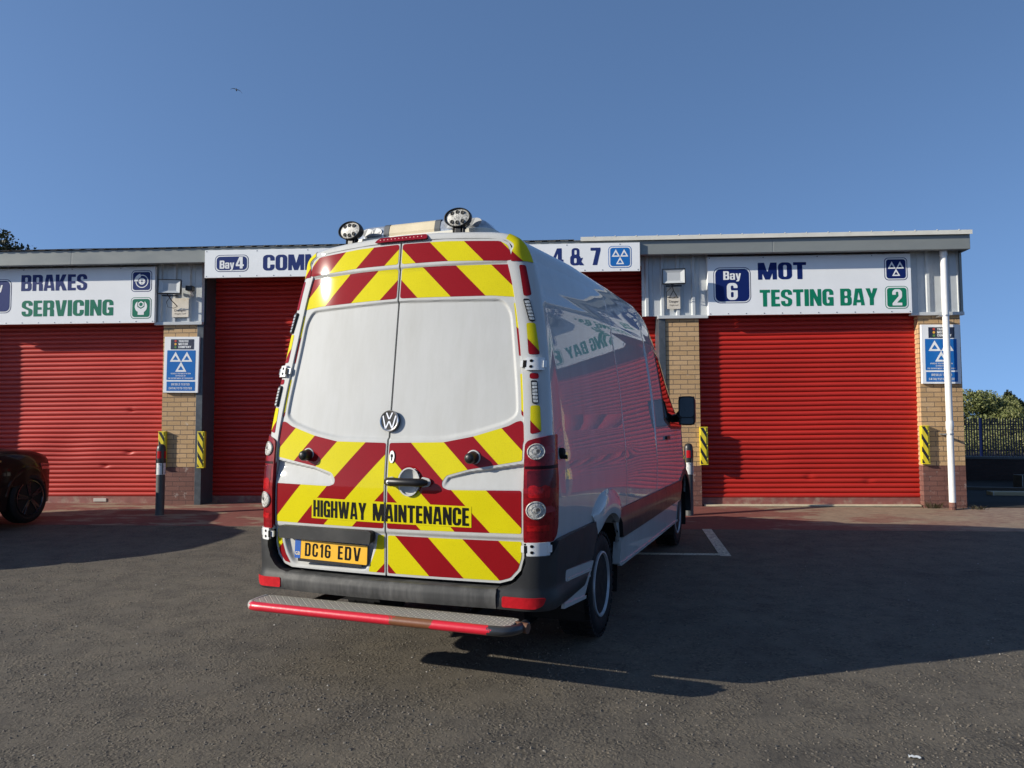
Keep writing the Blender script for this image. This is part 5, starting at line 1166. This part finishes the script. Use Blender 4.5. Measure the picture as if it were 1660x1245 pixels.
for sg in (1, -1):
    mb = MB(); mb.patch(rrect(.50, .84, .78, 1.05, .05), .05, lambda a, b, o: Vector((sg*a, 6.03-.20*(a/.8)**3-.25*max(0, b-.9)+o, b)), .02, .06); mb.build('headlight', [CLEAR], van, smooth=40)

# the left half of the body measures a little narrower than the right one
def narrow(o):
    for ch in o.children:
        if ch.type == 'MESH' and ch.location.length == 0 and ch.rotation_euler.x == ch.rotation_euler.z == 0:
            for v in ch.data.vertices:
                if v.co.x < 0: v.co.x *= 1+.043*v.co.x
            narrow(ch)
narrow(van)

# ================================================================== black hatchback nosed up to the left shutter
CARP = mat('black_car_paint', (.003, .003, .0035), .4, spec=.12, coat=.3, coat_rough=.02)
car = empty('parked_car', Matrix.Translation((-7.86, 7.0, gz(-7.5, 9)+.0)) @ Matrix.Rotation(R(-7), 4, 'Z') @ Matrix.Rotation(R(1.2), 4, 'X'))
tag(car, 'black hatchback parked nose first at the left shutter, cut by the photo edge', 'car')
CL, CH = 4.25, .885
def c_top(y): return float(np.interp(y, [0, .05, .2, .55, 2.9, 3.3, 3.8, 4.05, 4.18, 4.25], [.72, .92, 1.0, 1.02, 1.04, 1.03, .985, .92, .82, .64]))
def c_half(y): return CH*float(np.interp(y, [0, .06, .2, .5, 3.4, 3.75, 4.0, 4.14, 4.25], [.70, .80, .90, .98, 1, .955, .86, .74, .52]))
CAR_W = [(.78, .345), (3.51, .345)]
def c_sec(y):
    h, t = c_half(y), c_top(y); return [(h*.985, .52), (h, .66), (h*.99, min(.76, t-.1)), (h*.965, t-.09), (h*.90, t-.035), (h*.78, t-.008), (h*.4, t+.012), (0, t+.018)]
mb = MB(); ysn = [0, .03, .06, .12, .2, .35, .55]+[.8+.25*i for i in range(10)]+[3.3, 3.45, 3.6, 3.75, 3.9, 4.0, 4.08, 4.14, 4.19, 4.23, 4.25]
P = [[(x, y, z) for x, z in c_sec(y)]+[(-x, y, z) for x, z in c_sec(y)[-2::-1]] for y in ysn]; mb.grid(P); mb.add(P[-1], [tuple(range(len(P[-1])))]); mb.add(P[0], [tuple(range(len(P[0])-1, -1, -1))])
for sg in (1, -1):
    Q = [(.03, .22)]+[(CAR_W[0][0]-.415, .22)]+arc(CAR_W[0][0], .345, .40, 164, 16)+[(CAR_W[0][0]+.415, .22), (CAR_W[1][0]-.415, .22)]+arc(CAR_W[1][0], .345, .40, 164, 16)+[(CAR_W[1][0]+.415, .24), (4.08, .25), (4.20, .36), (4.24, .54), (.01, .54)]
    mb.patch(Q, .06, lambda y, z, o, sg=sg: Vector((sg*c_half(y)*(1-.02*max(0, (.5-z)/.3)), y, z)), 0, .02, cb=.16)
    rows = []
    for k in range(19):
        a = R(170-160*k/18); rows.append([(sg*(c_half(CAR_W[1][0]+r_*math.cos(a))*.99+o_), CAR_W[1][0]+r_*math.cos(a), .33+r_*math.sin(a)) for r_, o_ in ((.455, .0), (.435, .012), (.403, .010), (.397, -.22))])
    mb.grid(rows)
mb.build('body', [CARP], car, smooth=45, merge=.002)
mb = MB(); cab = [(.28, 1.0, .70), (.42, 1.30, .60), (.72, 1.44, .55), (1.5, 1.475, .56), (2.05, 1.45, .55), (2.5, 1.27, .61), (3.05, 1.0, .70)]
rows = []
for y, zt, hx in cab: rows.append([(.80, y, 1.0), (hx+.02, y, max(1.0, zt-.07)), (hx-.08, y, zt), (0, y, zt+.02), (-hx+.08, y, zt), (-hx-.02, y, max(1.0, zt-.07)), (-.80, y, 1.0)])
mb.grid(rows); mb.build('cabin_glass', [GLASS], car, smooth=35)
mb = MB(); rows = []
for y, zt, hx in cab[1:6]: rows.append([(x, y, z+.006) for x, z in ((hx+.025, zt-.075), (hx-.08, zt), (0, zt+.02), (-hx+.08, zt), (-hx-.025, zt-.075))])
mb.grid(rows[0:4]); mb.build('roof', [CARP], car, smooth=35)
for sg in (1, -1):
    mb = MB(); mb.tube([(sg*.78, 2.62, 1.02), (sg*.90, 2.60, 1.04)], .025, 8); mb.prism(round_poly([(.87, .985), (1.05, .995), (1.06, 1.07), (1.02, 1.115), (.89, 1.105)], .03), lambda a, b, o: Vector((sg*a, 2.60+o, b)), 0, .07); mb.build('door_mirror', [CARP], car, smooth=50)
    mb = MB(); mb.patch(round_poly([(3.78, .70), (4.10, .62), (4.12, .70), (3.95, .785), (3.72, .81)], .03), .04, lambda y, z, o, sg=sg: Vector((sg*(c_half(y)*.985+o), y, z)), .008, .02); mb.build('headlight', [mat('dark_headlight', (.06, .06, .065), .08, .3, coat=1)], car, smooth=40)
    mb = MB(); mb.patch([(1.55, .25), (1.565, .25), (1.565, .98), (1.55, .98)], .1, lambda y, z, o, sg=sg: Vector((sg*(CH+o), y, z)), .003); mb.build('door_gap', [LETK], car)
    mb = MB(); mb.patch(round_poly([(2.90, .865), (2.99, .865), (2.99, .89), (2.90, .885)], .01), .05, lambda y, z, o, sg=sg: Vector((sg*(CH*.99+o), y, z)), .006, .01); mb.build('side_marker', [mat('marker_amber', (.45, .25, .08), .2, coat=1)], car)
mb = MB(); mb.box(-.62, .62, .1, 3.95, .18, .3); mb.box(-.6, .6, .4, 3.9, .3, .6); mb.build('underbody', [BLACK], car)
cw = wheel_parts(.345, .215, .24, mat('black_alloy', (.016, .016, .018), .25, .4, coat=.8), False, 5)
for i, (sg, y) in enumerate([(1, CAR_W[1][0]), (-1, CAR_W[1][0]), (1, CAR_W[0][0]), (-1, CAR_W[0][0])]):
    o = cw if i == 0 else copy_tree(cw); o.parent = car; o.location = (sg*.875, y, .345); o.rotation_euler = (R(20*i+8), 0, 0 if sg > 0 else math.pi)

# ================================================================== beyond the building
def leaf_mat(name, c1, c2, c3):
    m = bpy.data.materials.new(name); m.use_nodes = True; n = N(m); b = n.b
    g = n.new('ShaderNodeNewGeometry'); r = n.ramp(g.outputs['Random Per Island'], [(0, c1), (.55, c2), (1, c3)]); n.l(r.outputs[0], b.inputs['Base Color']); b.inputs['Roughness'].default_value = .6; b.inputs['Specular IOR Level'].default_value = .3
    tr = n.new('ShaderNodeBsdfTranslucent'); n.l(r.outputs[0], tr.inputs[0]); mx = n.new('ShaderNodeMixShader'); mx.inputs[0].default_value = .25
    n.l(b.outputs[0], mx.inputs[1]); n.l(tr.outputs[0], mx.inputs[2]); n.l(mx.outputs[0], n.n['Material Output'].inputs[0]); return m
LEAFA = leaf_mat('bramble_leaves', (.10, .125, .04), (.20, .215, .075), (.34, .33, .15))
LEAFB = leaf_mat('shrub_leaves', (.09, .105, .035), (.16, .18, .06), (.26, .265, .115))
LEAFC = leaf_mat('dark_tree_leaves', (.014, .020, .009), (.028, .036, .015), (.05, .055, .025))
LEAFD = leaf_mat('brown_bramble_leaves', (.06, .045, .022), (.10, .085, .038), (.15, .125, .06))
BARK = mat('bark', (.10, .075, .055), .9, var=.3, vscale=20)
def leaves(blobs, n_, size, rng):
    V = []; F = []
    wts = [rx*ry*rz for (_, (rx, ry, rz)) in blobs]; tot = sum(wts)
    for (c, (rx, ry, rz)), w_ in zip(blobs, wts):
        for q in range(int(n_*w_/tot)):
            while True:
                p = Vector((rng.uniform(-1, 1), rng.uniform(-1, 1), rng.uniform(-1, 1)))
                if p.length < 1: break
            p = p*(.55+.45*rng.random()**.5)/max(.35, p.length)*p.length**.35 if rng.random() < .7 else p
            pos = Vector((c[0]+p.x*rx, c[1]+p.y*ry, c[2]+p.z*rz)); s = size*rng.uniform(.5, 1.3)
            a = Vector((rng.gauss(0, 1), rng.gauss(0, 1), rng.gauss(0, .7))).normalized(); b = a.orthogonal().normalized(); b = (Matrix.Rotation(rng.random()*6.28, 3, a) @ b); cc = a.cross(b)
            k = len(V); V += [pos-b*s*.5, pos+cc*s*.28, pos+b*s*.5, pos-cc*s*.28]; F.append((k, k+1, k+2, k+3))
    return V, F
def plant(name, label, cat, base, crown, n_, size, M_, group=None, trunk_r=.08, seed=1):
    rng = random.Random(seed); e = empty(name, loc=base); tag(e, label, cat, group); b = Vector(base)
    blobs = []
    for (c, r_) in crown:
        for q in range(9):
            d_ = Vector((rng.gauss(0, 1), rng.gauss(0, 1), rng.gauss(0, 1))).normalized(); blobs.append(((c[0]+d_.x*r_[0]*.62, c[1]+d_.y*r_[1]*.62, c[2]+d_.z*r_[2]*.62), tuple(t*rng.uniform(.30, .52) for t in r_)))
    V, F = leaves(blobs, n_, size, rng); mb = MB(); mb.add(V, F); mb.build('crown', [M_], e, recalc=False)
    mb = MB(); top = max(c[2]+r_[2]*.3 for c, r_ in crown); mb.tube([(0, 0, -.2), (.05*top, .02, top*.35), (-.03*top, .03, top*.7), (0, 0, top)], [trunk_r, trunk_r*.8, trunk_r*.55, trunk_r*.2], 8)
    for (c, r_) in crown:
        for q in range(3): mb.tube([(.02*top, .02, top*(.3+.12*q)), (c[0]*.6+rng.uniform(-.3, .3)*r_[0], c[1]*.6, c[2]-r_[2]*.2+q*.1), (c[0]+rng.uniform(-.6, .6)*r_[0], c[1]+rng.uniform(-.5, .5)*r_[1], c[2]+r_[2]*.5)], [trunk_r*.45, trunk_r*.3, trunk_r*.1], 6)
    mb.build('trunk', [BARK], e, smooth=60); return e
# the bushes on the bank behind the blue fence
GB = 'bushes on the bank behind the fence'
bushes = [  # x, y, half width, height, leaf set, label
 (35.9, 58, 3.2, 4.25, LEAFB, 'highest rounded green bush on the bank just right of the building corner'),
 (39.4, 60, 2.6, 3.7, LEAFB, 'green bush in the dip on the skyline left of the small dark tree'),
 (43.2, 66, 1.5, 4.1, LEAFC, 'small dark round tree on the skyline right of the domed bush'),
 (41.5, 55, 2.6, 3.1, LEAFA, 'pale yellow green bramble in the dip below the skyline'),
 (37.0, 51.5, 2.4, 3.1, LEAFA, 'light green bramble close behind the fence beside the building corner'),
 (34.4, 50.5, 2.0, 3.0, LEAFA, 'bramble behind the fence, half hidden by the building corner'),
 (39.4, 49.5, 2.1, 2.75, LEAFD, 'brownish dry bramble behind the fence'),
 (42.4, 49.5, 2.3, 3.0, LEAFA, 'sunlit pale bramble behind the fence near the photo edge'),
 (46.0, 54, 3.0, 3.6, LEAFB, 'green bush on the bank cut off by the right edge of the photo'),
 (46.5, 66, 3.0, 4.0, LEAFB, 'distant green bush on the skyline at the far right edge'),
 (31.5, 59, 2.8, 4.2, LEAFB, 'green bush on the bank hidden behind the end of the building'),
]
for i, (x, y, hw_, hh, M_, lab) in enumerate(bushes):
    z = gz(x, y); plant('bush', lab, 'bush', (x, y, z), [((0, 0, hh*.52), (hw_, hw_*.8, hh*.50)), ((hw_*.4, -.6, hh*.36), (hw_*.7, hw_*.6, hh*.36)), ((-hw_*.45, -.4, hh*.34), (hw_*.7, hw_*.6, hh*.34))], 15000, .21 if y > 54 else .17, M_, GB, .12, 20+i)
# undergrowth on the bank floor
rng = random.Random(5); mb = MB(); bl_ = [((rng.uniform(27, 44), rng.uniform(47.4, 57), 0), (1.8, 1.6, rng.uniform(.9, 1.9))) for q in range(90)]
bl_ = [((c[0], c[1], gz(c[0], c[1])+.3), r_) for c, r_ in bl_]; V, F = leaves(bl_, 60000, .17, rng); mb.add(V, F); tag(mb.build('undergrowth', [LEAFA], recalc=False), kind='stuff')
plant('tree', 'dark leafy treetop showing above the roof at the left edge', 'tree', (-16.7, 24, gz(-16.7, 24)), [((0, 0, 6.0), (2.1, 2.0, 1.55)), ((-.2, 0, 6.75), (1.2, 1.3, 1.1)), ((1.6, .2, 6.1), (1.0, 1.0, 1.0))], 12000, .13, LEAFC, None, .20, 77)
# blue palisade fence
FBLUE = mat('dark_blue_fence_paint', (.003, .005, .018), .6, spec=.2, var=.15, vscale=3)
fe = empty('palisade_fence', loc=(34, 42, gz(34, 42))); tag(fe, 'dark blue steel palisade fence beyond the end of the building', 'fence')
A, B = Vector((23.6, 46.3)), Vector((38.4, 45.6))
dv = (B-A).normalized(); L_ = (B-A).length; nposts = int(L_/2.75)+1; FB0 = -.50; offp = 4.9
def fp(t, o=0): q = A+dv*t+Vector((-dv.y, dv.x))*o; return q.x-34, q.y-42
fz0 = FB0-gz(34, 42)
ang = math.atan2(dv.y, dv.x)
def fbox(mb, t0, t1, o0, o1, z0, z1):
    M_ = Matrix.Translation((A.x-34, A.y-42, 0)) @ Matrix.Rotation(ang, 4, 'Z'); mb.box(t0, t1, o0, o1, z0+fz0, z1+fz0, M=M_)
posts = [offp+2.75*k for k in range(-1, 6) if 0 <= offp+2.75*k <= L_]
for t in posts:
    mb = MB(); fbox(mb, t-.06, t+.06, -.05, .05, -.2, 2.42); mb.build('post', [mat('fence_post_blue', (.005, .012, .06), .6, spec=.2)], fe)
mb = MB()
for z in (.45, 1.72, 2.02): fbox(mb, 0, L_, .03, .07, z-.025, z+.025)
mb.build('rail', [FBLUE], fe)
mb = MB(); t = .05
while t < L_:
    fbox(mb, t-.034, t+.034, .0, .028, .05, 2.36)
    M_ = Matrix.Translation((A.x-34, A.y-42, 0)) @ Matrix.Rotation(ang, 4, 'Z'); q = [M_ @ Vector(p) for p in ((t-.034, .004, 2.36+fz0), (t+.034, .004, 2.36+fz0), (t+.012, .004, 2.45+fz0), (t-.012, .004, 2.45+fz0))]; mb.add(q, [(0, 1, 2, 3)])
    t += .155
mb.build('pales', [FBLUE], fe)
# low brick wall in the alley
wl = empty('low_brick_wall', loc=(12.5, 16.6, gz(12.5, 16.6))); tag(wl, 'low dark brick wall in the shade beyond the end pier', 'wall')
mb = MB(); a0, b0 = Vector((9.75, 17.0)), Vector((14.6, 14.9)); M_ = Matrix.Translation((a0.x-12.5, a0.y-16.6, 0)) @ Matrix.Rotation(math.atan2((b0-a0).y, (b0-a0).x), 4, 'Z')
mb.box(0, (b0-a0).length, -.11, .11, -.3, .46, M=M_); mb.build('brickwork', [brick_mat('shade_darkened_brick', (.055, .03, .024), (.04, .022, .018), (.035, .03, .027), ((.07, .06, .05), .66))], wl, uv=True)  # brick colour lowered to paint in the alley shade
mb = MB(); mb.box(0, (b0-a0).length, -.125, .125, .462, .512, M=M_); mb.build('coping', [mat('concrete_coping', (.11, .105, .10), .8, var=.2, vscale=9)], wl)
# timber lying by the wall
WOOD = mat('weathered_timber', (.42, .33, .19), .75, var=.3, vscale=5, stretch=(.2, 3, 3), bump=.2, bscale=30)
WOODD = mat('dark_timber', (.07, .052, .036), .8, var=.3, vscale=5, stretch=(.2, 3, 3))
def plank(x, y, l_, wd, h_, rz, M_, lab, dz=0):
    e = empty('plank', Matrix.Translation((x, y, gz(x, y)+dz)) @ Matrix.Rotation(R(rz), 4, 'Z')); tag(e, lab, 'plank', 'timber lying past the end pier')
    mb = MB(); mb.box(-l_/2, l_/2, -wd/2, wd/2, .002, h_); mb.build('timber', [M_], e, bevel=.004)
    for sgn in (-1, 1):
        mb = MB(); mb.box(sgn*(l_/2-.02)-.004, sgn*(l_/2-.02)+.004, -wd/2-.003, wd/2+.003, .0, h_+.003); mb.build('end_band', [STEEL], e)
plank(9.0, 13.05, 1.5, .22, .07, -8, WOOD, 'pale sawn plank lying on the ground at the right edge, nearest the camera')
plank(9.15, 14.1, 2.4, .16, .06, -14, WOODD, 'dark thin plank lying in the shade behind the pale plank')
plank(10.1, 14.6, .9, .2, .26, 10, WOODD, 'dark thick timber block standing in the shade by the low wall')
# weeds at the pier foot, scrap of paper, gull
GRASS = leaf_mat('dry_weed_leaves', (.10, .075, .04), (.16, .13, .07), (.10, .12, .05))
def weed(u, v, lab, n_, h_, seed):
    p = on_wall(u, v, 0); z = gz(p.x, p.y)+.006; e = empty('weed', loc=(p.x, p.y, z)); tag(e, lab, 'weed', 'weeds at the foot of the end pier'); rng = random.Random(seed); mb = MB()
    for q in range(n_):
        x, y = rng.gauss(0, .06), rng.gauss(0, .02); a = rng.random()*6.28; hh = h_*rng.uniform(.4, 1); dx, dy = .05*math.cos(a), .05*math.sin(a); w_ = .006
        mb.add([(x-w_, y, 0), (x+w_, y, 0), (x+dx+w_, y+dy, hh*.6), (x+dx-w_, y+dy, hh*.6), (x+dx*2.2, y+dy*2.2, hh)], [(0, 1, 2, 3), (3, 2, 4)])
    mb.build('leaves', [GRASS], e, recalc=False); mb = MB(); mb.tube([(0, 0, 0), (.01, 0, h_*.5)], .004, 5); mb.build('stem', [BARK], e)
weed(6.37, -.05, 'dry weed tuft at the left foot of the end pier', 40, .13, 1); weed(6.98, -.12, 'low dry weed at the right foot of the end pier', 26, .08, 2)
e = empty('paper_scrap', loc=(1.835, 3.55, gz(1.83, 3.55))); tag(e, 'tiny torn white paper scrap on the asphalt at the lower right', 'litter')
mb = MB(); rows = [[(-.024+.008*i+.004*j, -.012+.012*j-.003*i, .003+.006*abs(math.sin(i*1.3+j))) for i in range(7)] for j in range(3)]; mb.grid(rows); mb.build('paper', [mat('white_paper', (.72, .74, .72), .7)], e, smooth=60)
e = empty('bird', loc=(-22.4, 60, 28.7)); tag(e, 'tiny dark gull gliding high in the sky at the upper left', 'bird'); e.rotation_euler = (0, R(12), R(20))
BIRD = mat('bird_grey', (.10, .10, .11), .7)
mb = MB(); mb.lathe([(.0001, -.22), (.03, -.16), (.055, -.04), (.05, .08), (.03, .15), (.028, .19), (.012, .225), (.0001, .235)], (0, 0, 0), (0, 1, 0), 12)
mb.grid([[(x, .06-y0-.10*abs(x)*0, z) for y0 in (0, c)] for x, z, c in ((-.48, -.10, .03), (-.3, .03, .09), (-.15, .06, .13), (0, .02, .15), (.15, .06, .13), (.3, .03, .09), (.48, -.10, .03))]); mb.add([(-.05, -.32, 0), (.05, -.32, 0), (.02, -.18, .01), (-.02, -.18, .01)], [(0, 1, 2, 3)]); mb.build('body', [BIRD], e, smooth=60)
